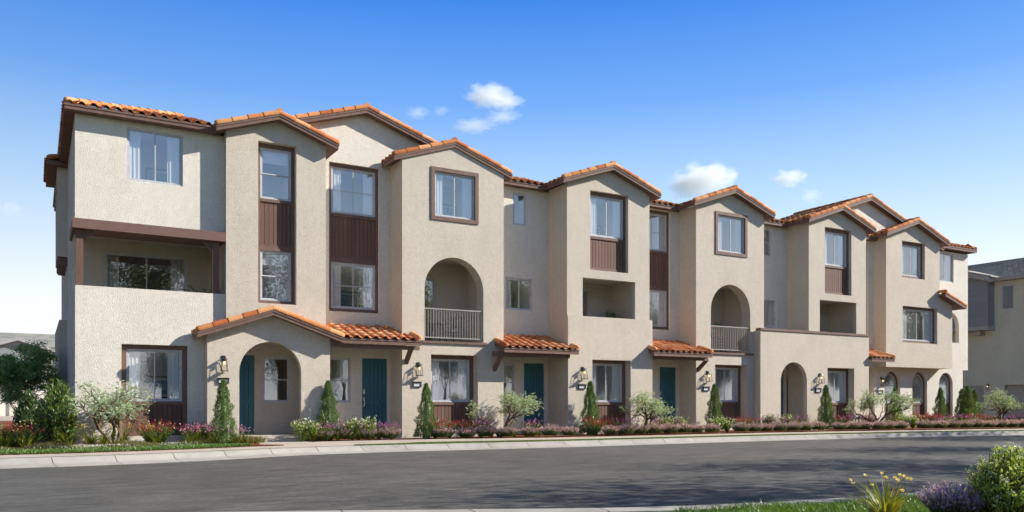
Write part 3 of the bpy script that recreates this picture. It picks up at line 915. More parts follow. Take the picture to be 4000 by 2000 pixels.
# kerbs: one stone per pour, profile swept along the line
def kerb(name, fb, ff, x0, x1, seg, prof, flip=False):
    root = struct(MB().box(x0 - 0.3, x0 - 0.2, fb(x0) - 0.05, fb(x0), -0.5, Z_ROAD - 0.02).obj(name, 'kerb_concrete'))
    pts = []; x = x0
    while x < x1: pts.append(x); x += 0.05
    acc = 0; start = x0; last = (x0, fb(x0)); marks = [x0]
    for x in pts[1:]:
        p = (x, fb(x)); acc += math.hypot(p[0] - last[0], p[1] - last[1]); last = p
        if acc >= seg: marks.append(x); acc = 0
    for a, b in zip(marks, marks[1:]):
        vs = []; fs = []; k = len(prof); n = 3
        for i in range(n + 1):
            x = a + 0.008 + (b - a - 0.016) * i / n
            for t, z in prof:
                vs.append((x + t * (0.06 if not flip else -0.06) * 2, fb(x) + (ff(x) - fb(x)) * t, z))
            vs.append((x + 0.12 * (1 if not flip else -1), ff(x), -0.5)); vs.append((x, fb(x), -0.5))
        m = k + 2
        for i in range(n):
            for j in range(m): fs.append((i * m + j, i * m + (j + 1) % m, (i + 1) * m + (j + 1) % m, (i + 1) * m + j))
        fs.append(tuple(range(m))[::-1]); fs.append(tuple(n * m + j for j in range(m)))
        mesh_obj('kerb_stone', vs, fs, 'kerb_concrete', root)
    return root
PROF = [(0, Z_TOP + 0.0), (0.03, Z_TOP + 0.012), (0.14, Z_TOP + 0.010), (0.20, Z_TOP - 0.006), (0.25, Z_TOP - 0.035), (0.36, Z_TOP - 0.095), (0.44, Z_TOP - 0.118), (0.55, Z_TOP - 0.128), (1.0, Z_ROAD + 0.006)]
kerb('far_kerb', kb, kf, -14, 62, 1.27, PROF)
NPROF = [(0, Z_TOP), (0.06, Z_TOP + 0.01), (0.5, Z_TOP + 0.008), (0.72, Z_TOP - 0.01), (0.85, Z_TOP - 0.05), (1.0, Z_ROAD - 0.01)]
kerb('near_kerb', lambda x: nk(x) - 0.60, lambda x: nk(x), -8, 40, 1.5, NPROF)

# ------------------------------------------------------------------ the row of townhouses
HG = 'attached three-storey townhouses of the row'
ZB = -0.4
def house(x, y, label): return thing('townhouse', label, 'townhouse', (x, y, -0.12), 0, HG)
def side(h, x0, x1, y0, y1, z0, z1, mat='stucco_beige', name='side_wall'):
    return box(name, x0, x1, y0, y1, z0, z1, mat, h)
def rear(h, x0, x1):
    box('rear_wall', x0 + 0.002, x1 - 0.002, 38.4, 38.6, ZB, 8.9, 'stucco_cream', h)
    slab('rear_roof', LS, [(27.25, 9.58), (27.25, 9.66), (38.9, 9.0), (38.9, 8.9)], [], x0 + 0.002, x1 - 0.002, 'grey_shingle', h)
def eave_run(h, x0, x1, zf=9.09, yf=25.7, yb=27.3, slope=0.36, rows_single=True):
    r = shed_roof(h, x0, x1, yf, zf, yb, slope, rows_single, 'eave_roof', False, False, 0.15)
    box('soffit', x0 + 0.002, x1 - 0.002, yf + 0.031, 26.19, zf - 0.149, zf - 0.135, 'brown_trim', r)
    return r
def gable_poly(x0, x1, z0, xc, zp, slope):
    zt = lambda x: zp - 0.129 - slope * abs(x - xc)
    return [(x0, z0), (x1, z0), (x1, zt(x1)), (xc, zt(xc)), (x0, zt(x0))]
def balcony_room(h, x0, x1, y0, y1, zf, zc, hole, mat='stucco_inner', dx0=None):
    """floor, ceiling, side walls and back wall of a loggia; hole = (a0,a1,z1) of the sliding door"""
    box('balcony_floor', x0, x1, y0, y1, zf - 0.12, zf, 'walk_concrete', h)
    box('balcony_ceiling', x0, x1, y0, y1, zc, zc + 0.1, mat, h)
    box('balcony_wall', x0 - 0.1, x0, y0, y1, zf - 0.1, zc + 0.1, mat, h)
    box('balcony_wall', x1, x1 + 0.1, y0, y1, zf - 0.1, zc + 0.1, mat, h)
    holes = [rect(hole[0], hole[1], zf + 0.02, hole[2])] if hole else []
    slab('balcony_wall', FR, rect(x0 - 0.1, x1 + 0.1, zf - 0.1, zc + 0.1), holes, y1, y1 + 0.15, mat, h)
    if hole:
        win_frame(FR, h, hole[0] + 0.001, hole[1] - 0.001, zf + 0.021, hole[2] - 0.001, y1 + 0.03, 'slide', 0.06)
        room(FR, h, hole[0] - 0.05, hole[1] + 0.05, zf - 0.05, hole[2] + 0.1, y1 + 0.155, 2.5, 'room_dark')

# ---- house 1: left end
h = house(4.3, 25.2, 'cream end townhouse with timber-framed corner balcony and gabled arched porch')
slits = [(25.75, 26.35, 7.2, 8.77), (29.1, 29.7, 7.2, 8.77), (28.1, 28.8, 4.14, 5.64), (30.95, 31.5, 4.14, 5.64), (33.5, 34.1, 4.12, 5.64), (36.0, 36.6, 4.15, 5.64), (26.35, 27.0, 1.0, 2.55), (29.75, 30.4, 1.0, 2.55)]
slab('end_wall', LS, [(25.15, ZB), (38.5, ZB), (38.5, 8.94), (25.3, 8.94), (25.3, 5.96), (27.7, 5.96), (27.7, 4.24), (25.15, 4.24)], [rect(a, b, c, d) for a, b, c, d in slits], 0.935, 1.135, 'stucco_cream', h)
for a, b, c, d in slits: win_frame(LS, h, a + 0.001, b - 0.001, c + 0.001, d - 0.001, 1.04, 'hung')
slab('front_wall', FR, rect(1.1355, 4.842, 5.97, 8.94), [rect(2.219, 3.696, 7.30, 8.785)], 25.3, 25.5, 'stucco_cream', h)
win_frame(FR, h, 2.22, 3.695, 7.301, 8.784, 25.33, 'slide')
room(FR, h, 2.15, 3.76, 7.2, 8.9, 25.505)
W1 = 'the wide top-floor window above the corner balcony'
dress(2.25, 3.66, 7.3, 8.75, 25.3, 'LRP', W1)
slab('front_wall', FR, rect(1.1355, 4.842, ZB, 4.24), [rect(2.072, 3.808, 0.10, 2.68)], 25.15, 25.35, 'stucco_cream', h)
opening_fill(h, 2.0725, 3.8075, 0.101, 2.679, 25.27, [('slide', 1.08, 2.56, 'LRP', 'the wide ground-floor window of the left end house'), ('panel', 0.13, 0.98)], 0.135)
box('balcony_floor', 1.14, 4.84, 25.36, 27.69, 3.0, 3.15, 'walk_concrete', h)
box('balcony_ceiling', 1.14, 4.84, 25.32, 27.69, 5.965, 5.969, 'stucco_inner', h)
box('balcony_soffit', 0.937, 4.838, 25.21, 26.1, 5.77, 5.962, 'brown_beam', h)
box('balcony_beam', 0.865, 4.838, 24.98, 25.2, 5.765, 6.03, 'brown_beam', h)
box('balcony_beam', 0.866, 0.934, 25.2005, 27.2, 5.766, 6.03, 'brown_beam', h)
for (a, b) in ((0.955, 1.135), (4.485, 4.675)):
    box('balcony_post', a, b, 25.155, 25.34, 4.241, 5.764, 'brown_wood', h)
for s_, xa in ((1, 1.136), (-1, 4.484)):
    mb = MB(); P_ = [(xa, 5.763), (xa + s_ * 0.31, 5.763), (xa, 5.45)]
    slab_mb(mb, FR, P_, [], 25.19, 25.30); mb.obj('knee_brace', 'brown_trim', h)
slab('back_wall', FR, rect(1.1355, 4.842, 3.1, 5.9699), [rect(1.80, 4.187, 3.17, 5.645)], 27.7, 27.9, 'stucco_inner', h)
win_frame(FR, h, 1.801, 4.186, 3.171, 5.644, 27.73, 'slide', 0.07)
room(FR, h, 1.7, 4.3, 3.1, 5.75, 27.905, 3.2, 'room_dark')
curtain(3.72, 4.15, 3.2, 5.58, 28.0, 'pale curtain behind the right side of the corner balcony glass door')
curtain(1.83, 2.25, 3.2, 5.58, 28.0, 'pale curtain behind the left side of the corner balcony glass door')
picture(2.7, 3.75, 3.75, 4.75, 31.0, 'dark framed picture seen through the corner balcony glass door')
# bay and porch
slab('bay_wall', FR, gable_poly(4.842, 7.832, 2.96, 6.331, 9.67, SL), [rect(5.766, 6.912, 4.03, 8.885)], 25.0, 25.2, 'stucco_beige', h)
opening_fill(h, 5.767, 6.911, 4.031, 8.884, 25.2, [('hung', 7.22, 8.76, 'B', 'the tall narrow top-floor window of the first bay'), ('panel', 5.74, 7.13), ('hung', 4.14, 5.65, 'B', 'the narrow middle-floor window of the first bay')], 0.10)
side(h, 4.842, 5.042, 25.2005, 27.9, ZB, 9.0); side(h, 7.632, 7.832, 25.2005, 25.999, 2.96, 9.0)
gable_roof(h, 6.331, 9.67, 1.79, 24.7, 26.6)
slab('porch_wall', FR, gable_poly(4.255, 7.857, ZB, 6.05, 3.755, SL), [arch(5.144, 6.964, 0.07, 2.849)], 24.65, 24.84, 'stucco_beige', h)
side(h, 4.255, 4.455, 24.8405, 25.149, ZB, 3.0); side(h, 7.657, 7.857, 24.8405, 25.999, ZB, 2.95)
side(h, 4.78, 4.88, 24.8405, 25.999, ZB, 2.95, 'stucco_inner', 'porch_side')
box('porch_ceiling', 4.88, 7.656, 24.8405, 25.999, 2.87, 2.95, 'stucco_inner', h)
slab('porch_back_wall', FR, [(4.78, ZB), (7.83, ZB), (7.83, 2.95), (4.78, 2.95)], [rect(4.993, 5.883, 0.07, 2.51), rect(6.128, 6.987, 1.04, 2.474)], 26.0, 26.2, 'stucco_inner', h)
door(h, 4.994, 5.882, 0.072, 2.508, 26.03)
win_frame(FR, h, 6.129, 6.986, 1.041, 2.473, 26.02, 'hung')
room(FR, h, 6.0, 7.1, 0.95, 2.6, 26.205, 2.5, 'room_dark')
box('porch_floor', 4.9, 7.65, 24.68, 26.3, ZB, 0.065, 'walk_concrete', h)
box('porch_step', 5.0, 7.1, 24.35, 24.645, ZB, -0.03, 'walk_concrete', h)
gable_roof(h, 6.05, 3.755, 2.09, 24.3, 25.12, ridge=False)
rear(h, 0.94, 7.83)
# hipped main roof over the end
def end_hip(h, x_e, sgn, x_in, y_e, z_e, t=3.4):
    ax = x_e + sgn * t; ay = y_e + t; az = z_e + SL * t
    A = (x_e, y_e, z_e); B = (x_in, y_e, z_e); P_ = (ax, ay, az); Q = (x_in, ay, az)
    D = (x_e, 38.9, z_e); E_ = (ax, 38.9 - t, az); F_ = (x_in, 38.9 - t, az); G = (x_in, 38.9, z_e)
    dn = lambda p: (p[0], p[1], p[2] - 0.1)
    mb = MB(); mb.add([A, B, Q, P_, D, E_, F_, G, dn(A), dn(B), dn(G), dn(D)], [(0, 1, 2, 3), (0, 3, 5, 4), (3, 2, 6, 5), (4, 5, 6, 7), (8, 11, 10, 9), (0, 8, 9, 1), (0, 4, 11, 8), (4, 7, 10, 11), (1, 9, 10, 7, 6, 2)])
    roof = mb.obj('hip_roof', 'brown_trim', h)
    xa, xb = sorted((x_e, x_in))
    box('fascia_board', xa - 0.024, xb, y_e - 0.024, y_e - 0.001, z_e - 0.145, z_e + 0.0, 'brown_trim', roof)
    box('fascia_trim', xa - 0.04, xb, y_e - 0.042, y_e - 0.025, z_e - 0.05, z_e + 0.012, 'brown_trim', roof)
    xs = x_e - sgn * 0.001; x2 = x_e - sgn * 0.023
    box('fascia_board', min(xs, x2), max(xs, x2), y_e, 38.9, z_e - 0.145, z_e, 'brown_trim', roof)
    box('soffit', min(x_e, x_in) + 0.001, max(x_e, x_in), y_e + 0.001, 38.8, z_e - 0.145, z_e - 0.13, 'brown_trim', roof)
    w = abs(x_in - x_e)
    if sgn > 0:
        tile_field(roof, (x_e, y_e, z_e + 0.005), (1, 0, 0), (0, 1, SL), w, 1.1, True, lambda a, b: a > b - 0.1)
        tile_field(roof, (x_e, y_e + 1.04, z_e + 0.005 + SL * 1.04), (1, 0, 0), (0, 1, SL), w, t - 1.04, False, lambda a, b: a > b + 1.0)
        tile_field(roof, (x_e, 38.9, z_e + 0.005), (0, -1, 0), (1, 0, SL), 38.9 - y_e, 0.36, True, lambda a, b: a < 38.9 - y_e - 0.15)
        tile_field(roof, (x_e + 0.37, 38.9, z_e + 0.005 + SL * 0.37), (0, -1, 0), (1, 0, SL), 38.9 - y_e, t - 0.35, False, lambda a, b: a < 38.9 - y_e - b - 0.95)
    else:
        tile_field(roof, (x_in, y_e, z_e + 0.005), (1, 0, 0), (0, 1, SL), w, 1.1, True, lambda a, b: a < w - b + 0.1)
        tile_field(roof, (x_in, y_e + 1.04, z_e + 0.005 + SL * 1.04), (1, 0, 0), (0, 1, SL), w, t - 1.04, False, lambda a, b: a < w - b - 1.0)
        tile_field(roof, (x_e, y_e, z_e + 0.005), (0, 1, 0), (-1, 0, SL), 38.9 - y_e, 0.7, False)
    cap_line(roof, (x_e + sgn * 0.02, y_e + 0.02, z_e + 0.07), (ax, ay, az + 0.07), (0, 0, 1))
    return roof
end_hip(h, 0.70, 1, 4.55, 25.0, 9.08, 3.4)
# small roofed box bay and wing on the left end
slab('side_bay', LS, rect(31.0, 33.8, 5.88, 8.86), [rect(31.5, 33.2, 7.0, 8.4)], 0.633, 0.75, 'stucco_beige', h)
box('side_bay', 0.75, 0.934, 31.0, 33.8, 5.88, 8.86, 'stucco_beige', h)
br = box('side_bay_roof', 0.33, 0.934, 30.7, 34.1, 8.83, 8.96, 'brown_trim', h)
tile_field(br, (0.33, 34.1, 8.97), (0, -1, 0), (1, 0, SL), 3.4, 0.6)
cap_line(br, (0.40, 30.68, 9.02), (0.9, 30.9, 9.2), (0, 0, 1))
for yy in (31.1, 32.3, 33.5):
    mb = MB(); slab_mb(mb, FR, [(0.66, 5.879), (0.934, 5.879), (0.934, 5.6), (0.72, 5.6), (0.66, 5.68)], [], yy, yy + 0.16); mb.obj('corbel', 'brown_trim', h)
slab('side_wing', LS, rect(31.65, 38.5, ZB, 3.84), [rect(34.5, 35.6, 1.0, 2.5), rect(36.6, 37.5, 1.0, 2.5)], 0.70, 0.934, 'stucco_beige', h)

# ---- house 2
h = house(11.0, 25.2, 'beige townhouse with tall grid windows and first arched balcony with railing')
XC, ZP, SG = 9.455, 10.72, 0.325
zt = lambda x: ZP - 0.129 - SG * abs(x - XC)
slab('front_wall', FR, [(7.832, ZB), (10.386, ZB), (10.386, 8.6), (14.15, 8.6), (14.15, zt(14.15)), (XC, zt(XC)), (4.76, zt(4.76)), (4.76, 8.96), (7.832, 8.96)],
     [rect(8.256, 9.972, 4.02, 8.88), rect(8.06, 8.987, 1.035, 2.51), rect(9.378, 10.261, 0.07, 2.515)], 26.0, 26.2, 'stucco_cream', h)
opening_fill(h, 8.257, 9.971, 4.021, 8.879, 26.09, [('grid', 7.25, 8.76, 'LR', 'the top grid window between the first two bays'), ('panel', 5.73, 7.15), ('grid', 4.13, 5.64, 'LRP', 'the middle-floor grid window between the first two bays')], 0.09)
win_frame(FR, h, 8.061, 8.986, 1.036, 2.509, 26.03, 'hung'); room(FR, h, 8.0, 9.05, 0.95, 2.6, 26.205, 2.4)
door(h, 9.379, 10.26, 0.072, 2.513, 26.03)
gable_roof(h, XC, ZP, 5.04, 25.7, 31.0, SG, 'join', 'join')
def arch_bay(h, x0, x1, xc, zp, half, yf, win, ar, low, rail, ledge, nbal, where, bal_in, slide):
    y = 25.0
    slab('bay_wall', FR, gable_poly(x0, x1, ZB, xc, zp, SL), [rect(win[0] + 0.11, win[1] - 0.11, win[2] + 0.11, win[3] - 0.11), arch(ar[0], ar[1], 3.08, ar[2], 24), rect(low[0], low[1], 0.10, low[2])], y, y + 0.2, 'stucco_beige', h)
    slab('arch_wall', FR, rect(x0 + 0.2, x1 - 0.2, 3.0, 6.1), [arch(ar[0] + 0.001, ar[1] - 0.001, 3.081, ar[2] - 0.001, 24)], y + 0.2005, y + 0.5, 'stucco_beige', h)
    casing(h, rect(*win), [rect(win[0] + 0.13, win[1] - 0.13, win[2] + 0.13, win[3] - 0.13)], y - 0.035, y + 0.08)
    win_frame(FR, h, win[0] + 0.131, win[1] - 0.131, win[2] + 0.131, win[3] - 0.131, y + 0.035, 'slide')
    room(FR, h, win[0] + 0.05, win[1] - 0.05, win[2] + 0.0, win[3], y + 0.205)
    dress(win[0] + 0.15, win[1] - 0.15, win[2] + 0.15, win[3] - 0.15, y + 0.02, 'LRP', 'the framed top window of the ' + where)
    opening_fill(h, low[0] + 0.001, low[1] - 0.001, 0.101, low[2] - 0.001, y + 0.34, [('slide', 1.05, 2.52 if low[2] > 2.6 else 2.49, 'LR', 'the ground-floor window of the ' + where), ('panel', 0.13, 0.95)], 0.14)
    b = MB().box(low[0] - 0.1, low[0], y + 0.2005, y + 0.45, 0.0, low[2] + 0.1).box(low[1], low[1] + 0.1, y + 0.2005, y + 0.45, 0.0, low[2] + 0.1).box(low[0], low[1], y + 0.2005, y + 0.45, low[2], low[2] + 0.1)
    b.obj('window_reveal', 'stucco_beige', h)
    box('balcony_ledge', ledge[0], ledge[1], y - 0.06, y - 0.001, 3.02, 3.098, 'brown_trim', h)
    railing(h, rail[0], rail[1], 3.20, 4.205, y + 0.04, nbal)
    balcony_room(h, bal_in[0], bal_in[1], y + 0.5005, 26.7, 3.08, 6.0, (slide[0], slide[1], 5.49))
    side(h, x0, x0 + 0.2, y + 0.2005, 25.9995, ZB, 9.02); side(h, x1 - 0.2, x1, y + 0.2005, 25.9995, ZB, 9.02)
    gable_roof(h, xc, zp, half, yf, 26.6)
arch_bay(h, 10.387, 14.211, 12.29, 9.825, 2.19, 24.93, (11.42, 13.203, 7.158, 8.93), (11.187, 13.407, 5.951), (11.422, 13.191, 2.65), (11.195, 13.37), (11.10, 13.523), 22, 'first arched balcony bay', (10.62, 13.62), (10.9, 12.39))
shed_roof(h, 7.885, 10.386, 24.4, 3.04, 25.999, 0.33, capL=False, capR=False)
shed_roof(h, 10.3862, 10.80, 24.4, 3.04, 24.999, 0.33, capL=False, capR=True)
box('awning_beam', 7.87, 10.80, 24.52, 24.62, 2.74, 2.866, 'brown_trim', h)
bracket(h, 10.47, 10.60, 24.998, 24.45, 2.866, 2.30)
rear(h, 7.83, 14.2)

# ---- house 3
def mid_bay(h, x0, x1, xc, zp, half, yf, up, bal, where, base=None):
    y = 24.76
    zb_ = 4.15
    slab('bay_wall', FR, gable_poly(x0, x1, zb_ - 0.3, xc, zp, SL), [rect(up[0], up[1], up[2], up[3]), rect(bal[0], bal[1], bal[2], bal[3])], y, y + 0.2, 'stucco_beige', h)
    opening_fill(h, up[0] + 0.001, up[1] - 0.001, up[2] + 0.001, up[3] - 0.001, y + 0.16, [('slide', 7.25, 8.77, 'LRP', 'the top window of the ' + where), ('panel', up[2] + 0.04, 7.15)], 0.11)
    balcony_room(h, bal[0] - 0.25, bal[1] + 0.12, y + 0.2005, 26.4, 3.2, 5.70, (bal[0] - 0.1, bal[0] + 1.5, 5.5) if base else None)
    side(h, x0, x0 + 0.2, y + 0.2005, 25.9995, zb_ - 0.3, 9.02); side(h, x1 - 0.2, x1, y + 0.2005, 25.9995, zb_ - 0.3, 9.02)
    gable_roof(h, xc, zp, half, yf, 26.6)
h = house(17.5, 25.2, 'beige townhouse with square loggia opening above a plain projecting base')
slab('front_wall', FR, rect(14.212, 16.727, ZB, 8.95), [rect(15.174, 15.75, 7.576, 8.765), rect(14.858, 16.055, 4.44, 5.625), rect(14.5, 15.245, 1.04, 2.49), rect(15.645, 16.536, 0.07, 2.495)], 26.0, 26.2, 'stucco_cream', h)
win_frame(FR, h, 15.175, 15.749, 7.577, 8.764, 26.03, 'fixed'); room(FR, h, 15.1, 15.85, 7.5, 8.85, 26.205)
win_frame(FR, h, 14.859, 16.054, 4.441, 5.624, 26.03, 'slide'); room(FR, h, 14.8, 16.1, 4.35, 5.7, 26.205)
dress(14.9, 16.02, 4.48, 5.6, 26.03, 'LP', 'the wide middle-floor window beside the first loggia')
win_frame(FR, h, 14.501, 15.244, 1.041, 2.489, 26.03, 'hung'); room(FR, h, 14.4, 15.3, 0.95, 2.6, 26.205, 2.4)
door(h, 15.646, 16.535, 0.072, 2.493, 26.03)
slab('wall_band', FR, rect(14.2125, 16.70, 3.05, 3.93), [], 25.975, 25.9995, 'stucco_cream', h)
eave_run(h, 14.35, 16.42)
mid_bay(h, 16.727, 20.574, 18.65, 9.855, 2.24, 24.48, (17.761, 19.537, 5.955, 8.90), (17.421, 19.871, 4.205, 5.64), 'square loggia bay', True)
slab('base_wall', FR, rect(16.70, 20.632, ZB, 4.205), [rect(17.78, 19.57, 0.10, 2.62)], 24.65, 24.8, 'stucco_beige', h)
b = MB().box(17.68, 17.78, 24.8005, 25.1, 0, 2.72).box(19.57, 19.67, 24.8005, 25.1, 0, 2.72).box(17.78, 19.57, 24.8005, 25.1, 2.62, 2.72); b.obj('window_reveal', 'stucco_beige', h)
opening_fill(h, 17.781, 19.569, 0.101, 2.619, 24.98, [('slide', 1.04, 2.50, 'LR', 'the ground-floor window under the square loggia'), ('panel', 0.13, 0.94)], 0.14)
side(h, 16.70, 16.9, 24.8005, 25.9994, ZB, 4.2); side(h, 20.432, 20.632, 24.8005, 25.9994, ZB, 4.2)
box('base_top', 16.9, 20.43, 24.8005, 24.955, 4.1, 4.2, 'stucco_beige', h)
shed_roof(h, 13.85, 14.2105, 24.3, 2.925, 24.999, 0.33, capL=True, capR=False)
shed_roof(h, 14.211, 16.6995, 24.3, 2.925, 25.974, 0.33, capL=False, capR=False)
shed_roof(h, 16.70, 16.93, 24.3, 2.925, 24.649, 0.33, capL=False, capR=True)
box('awning_beam', 13.55, 16.6995, 24.52, 24.66, 2.62, 2.80, 'brown_trim', h)
bracket(h, 13.78, 13.91, 24.998, 24.5, 2.62, 2.12)
rear(h, 14.2, 20.57)

# ---- house 4
h = house(23.9, 25.2, 'beige townhouse with the second arched balcony and grid windows beside it')
slab('front_wall', FR, rect(20.575, 23.2015, ZB, 8.95), [rect(20.98, 22.697, 4.02, 8.90), rect(22.145, 23.024, 0.07, 2.48)], 26.0, 26.2, 'stucco_cream', h)
opening_fill(h, 20.981, 22.696, 4.021, 8.899, 26.09, [('grid', 7.25, 8.77, 'R', 'the top grid window left of the second arched balcony'), ('panel', 5.74, 7.15), ('grid', 4.14, 5.64, 'R', 'the middle grid window left of the second arched balcony')], 0.09)
door(h, 22.146, 23.023, 0.072, 2.478, 26.03)
eave_run(h, 20.85, 22.95)
arch_bay(h, 23.202, 27.089, 25.15, 9.865, 2.27, 24.7, (24.257, 26.075, 7.155, 8.935), (24.009, 26.272, 5.948), (24.253, 26.051, 2.593), (24.02, 26.22), (23.93, 26.403), 22, 'second arched balcony bay', (23.45, 26.42), (23.6, 24.4))
shed_roof(h, 20.42, 20.6325, 24.3, 2.985, 24.649, 0.33, capL=True, capR=False)
shed_roof(h, 20.633, 23.2015, 24.3, 2.985, 25.999, 0.33, capL=False, capR=False)
shed_roof(h, 23.202, 23.42, 24.3, 2.985, 24.999, 0.33, capL=False, capR=True)
box('awning_beam', 20.64, 23.40, 24.5, 24.64, 2.70, 2.86, 'brown_trim', h)
bracket(h, 23.24, 23.37, 24.998, 24.45, 2.70, 2.28)
rear(h, 20.57, 27.08)

# ---- house 5
h = house(30.5, 25.2, 'beige townhouse with terrace parapet over a narrow arched entry')
slab('front_wall', FR, rect(27.09, 29.63, ZB, 8.95), [rect(28.05, 28.635, 7.58, 8.80), rect(27.78, 28.96, 4.39, 5.63), rect(28.56, 29.45, 0.07, 2.5)], 26.0, 26.2, 'stucco_cream', h)
win_frame(FR, h, 28.051, 28.634, 7.581, 8.799, 26.03, 'hung'); room(FR, h, 28.0, 28.7, 7.5, 8.88, 26.205)
dress(28.08, 28.6, 7.6, 8.76, 26.03, 'B', 'the small top window left of the terrace bay')
win_frame(FR, h, 27.781, 28.959, 4.391, 5.629, 26.03, 'slide'); room(FR, h, 27.7, 29.0, 4.3, 5.7, 26.205)
dress(27.82, 28.92, 4.43, 5.6, 26.03, 'R', 'the terrace window left of the terrace bay')
eave_run(h, 27.35, 29.4)
mid_bay(h, 29.631, 33.551, 31.6, 9.86, 2.26, 24.47, (30.691, 32.515, 5.93, 8.925), (30.35, 32.851, 3.9, 5.62), 'terrace bay', False)
slab('entry_wall', FR, rect(26.515, 33.62, ZB, 4.084), [arch(27.74, 29.395, 0.07, 2.775), rect(30.745, 32.576, 0.10, 2.58)], 24.66, 24.86, "stucco_beige", h)
box('parapet_cap', 26.49, 33.65, 24.62, 24.9, 4.085, 4.18, 'brown_trim', h)
b = MB().box(30.645, 30.745, 24.8605, 25.05, 0, 2.68).box(32.576, 32.676, 24.8605, 25.05, 0, 2.68).box(30.745, 32.576, 24.8605, 25.05, 2.58, 2.68); b.obj('window_reveal', 'stucco_beige', h)
opening_fill(h, 30.746, 32.575, 0.101, 2.579, 24.98, [('slide', 1.0, 2.46, 'R', 'the ground-floor window right of the arched entry'), ('panel', 0.13, 0.9)], 0.14)
side(h, 26.515, 26.715, 24.8605, 24.999, ZB, 4.08); side(h, 33.42, 33.62, 24.8605, 25.9994, ZB, 4.08)
box('terrace_floor', 27.09, 33.4, 24.9605, 25.9, 3.05, 3.15, 'walk_concrete', h)
side(h, 27.35, 27.5, 24.8605, 25.999, ZB, 3.0, 'stucco_inner', 'entry_side'); side(h, 29.70, 29.83, 24.8605, 25.999, ZB, 3.0, 'stucco_inner', 'entry_side')
box('entry_floor', 27.5, 29.62, 24.68, 25.999, ZB, 0.065, 'walk_concrete', h)
door(h, 28.561, 29.449, 0.072, 2.498, 26.03)
rear(h, 27.09, 33.55)

# ---- house 6: right end
h = house(38.5, 25.6, 'pale right end townhouse with overhanging bay above three arched windows')
XC, ZP, SG = 35.27, 11.02, 0.33
zt = lambda x: ZP - 0.129 - SG * abs(x - XC)
A3 = [(36.66, 37.90), (38.90, 40.15), (41.17, 42.40)]
slab('front_wall', FR, rect(33.5515, 43.309, ZB, 2.742), [rect(34.85, 35.88, 0.07, 2.70)] + [arch(a, b_, 0.10, 2.575) for a, b_ in A3], 26.0, 26.25, 'stucco_cream', h)
slab('front_wall', FR, [(33.5515, 2.7425), (43.776, 2.7425), (43.776, 9.02), (40.9, 9.02), (40.9, zt(40.9)), (XC, zt(XC)), (29.9, zt(29.9)), (29.9, 8.96), (33.5515, 8.96)],
     [rect(33.68, 35.39, 4.02, 8.9), rect(40.95, 42.465, 7.40, 8.93), arch(41.36, 42.96, 4.2, 5.84, 16)], 26.0, 26.2, 'stucco_cream', h)
opening_fill(h, 33.681, 35.389, 4.021, 8.899, 26.09, [('grid', 7.25, 8.77), ('panel', 5.74, 7.15), ('grid', 4.14, 5.64)], 0.09)
win_frame(FR, h, 40.951, 42.464, 7.401, 8.929, 26.03, 'slide'); room(FR, h, 40.9, 42.6, 7.3, 8.98, 26.205)
dress(40.98, 42.43, 7.43, 8.9, 26.03, 'LR', 'the top window at the right end of the row')
for i, (a, b_) in enumerate(A3):
    wh = 'the ' + ('left', 'middle', 'right')[i] + ' of the three arched ground-floor windows'
    y = 26.14
    casing(h, arch(a + 0.002, b_ - 0.002, 0.102, 2.573), [arch(a + 0.12, b_ - 0.12, 0.99, 2.46, 20), rect(a + 0.12, b_ - 0.12, 0.14, 0.89)], y, y + 0.10)
    mb = MB(); slab_mb(mb, FR, arch(a + 0.121, b_ - 0.121, 0.991, 2.459, 20), [arch(a + 0.175, b_ - 0.175, 1.045, 2.405, 20)], y + 0.02, y + 0.08)
    slab_mb(mb, FR, rect(a + 0.176, b_ - 0.176, 1.86, 1.885), [], y + 0.03, y + 0.06)
    wo_ = mb.obj('window', 'vinyl', h)
    pts = arch(a + 0.174, b_ - 0.174, 1.044, 2.406, 16)
    mesh_obj('pane', [FR.p(p[0], p[1], y + 0.05) for p in pts], [tuple(range(len(pts)))], 'window_glass', wo_, fix=False)
    room(FR, h, a - 0.05, b_ + 0.05, 0.9, 2.65, 26.255, 2.4)
    plank_panel(h, a + 0.121, b_ - 0.121, 0.141, 0.889, y + 0.03, pitch=0.125)
    if i: blind(a + 0.18, b_ - 0.18, 1.95, 2.42, 26.28, 'folded pale blind at the top of ' + wh)
slab('door_recess', FR, rect(34.75, 35.98, ZB, 2.741), [rect(34.851, 35.879, 0.071, 2.699)], 26.2505, 26.5, 'stucco_inner', h)
door(h, 34.95, 35.83, 0.072, 2.52, 26.52)
box('door_recess_back', 34.75, 35.98, 26.64, 26.7, ZB, 2.741, 'stucco_inner', h)
slab('bay_wall', FR, [(35.792, 2.753), (41.21, 2.753), (41.21, 6.05), (40.125, 6.42), (40.125, 9.16), (37.96, 9.92), (35.792, 9.16)], [rect(37.03, 38.883, 7.215, 9.02), rect(37.086, 39.92, 3.99, 5.80)], 25.3, 25.5, 'stucco_beige', h)
opening_fill(h, 37.031, 38.882, 7.216, 9.019, 25.44, [('slide', 7.33, 8.87, 'LR', 'the top window of the overhanging bay')], 0.11)
opening_fill(h, 37.087, 39.919, 3.991, 5.799, 25.46, [('slide', 4.11, 5.68, 'LRP', 'the wide middle window of the overhanging bay')], 0.11)
side(h, 35.792, 35.992, 25.5005, 25.9995, 2.753, 9.1); side(h, 39.925, 40.125, 25.5005, 25.9995, 5.9, 9.1); side(h, 41.01, 41.21, 25.5005, 25.9995, 2.753, 6.02)
box('bay_underside', 35.993, 41.009, 25.5005, 25.9995, 2.753, 2.85, 'stucco_beige', h)
gable_roof(h, 37.96, 10.05, 2.49, 25.0, 26.6)
gable_roof(h, XC, ZP, 5.85, 25.7, 30.4, SG, 'single', 'join')
eave_run(h, 33.85, 35.7, zf=9.09)
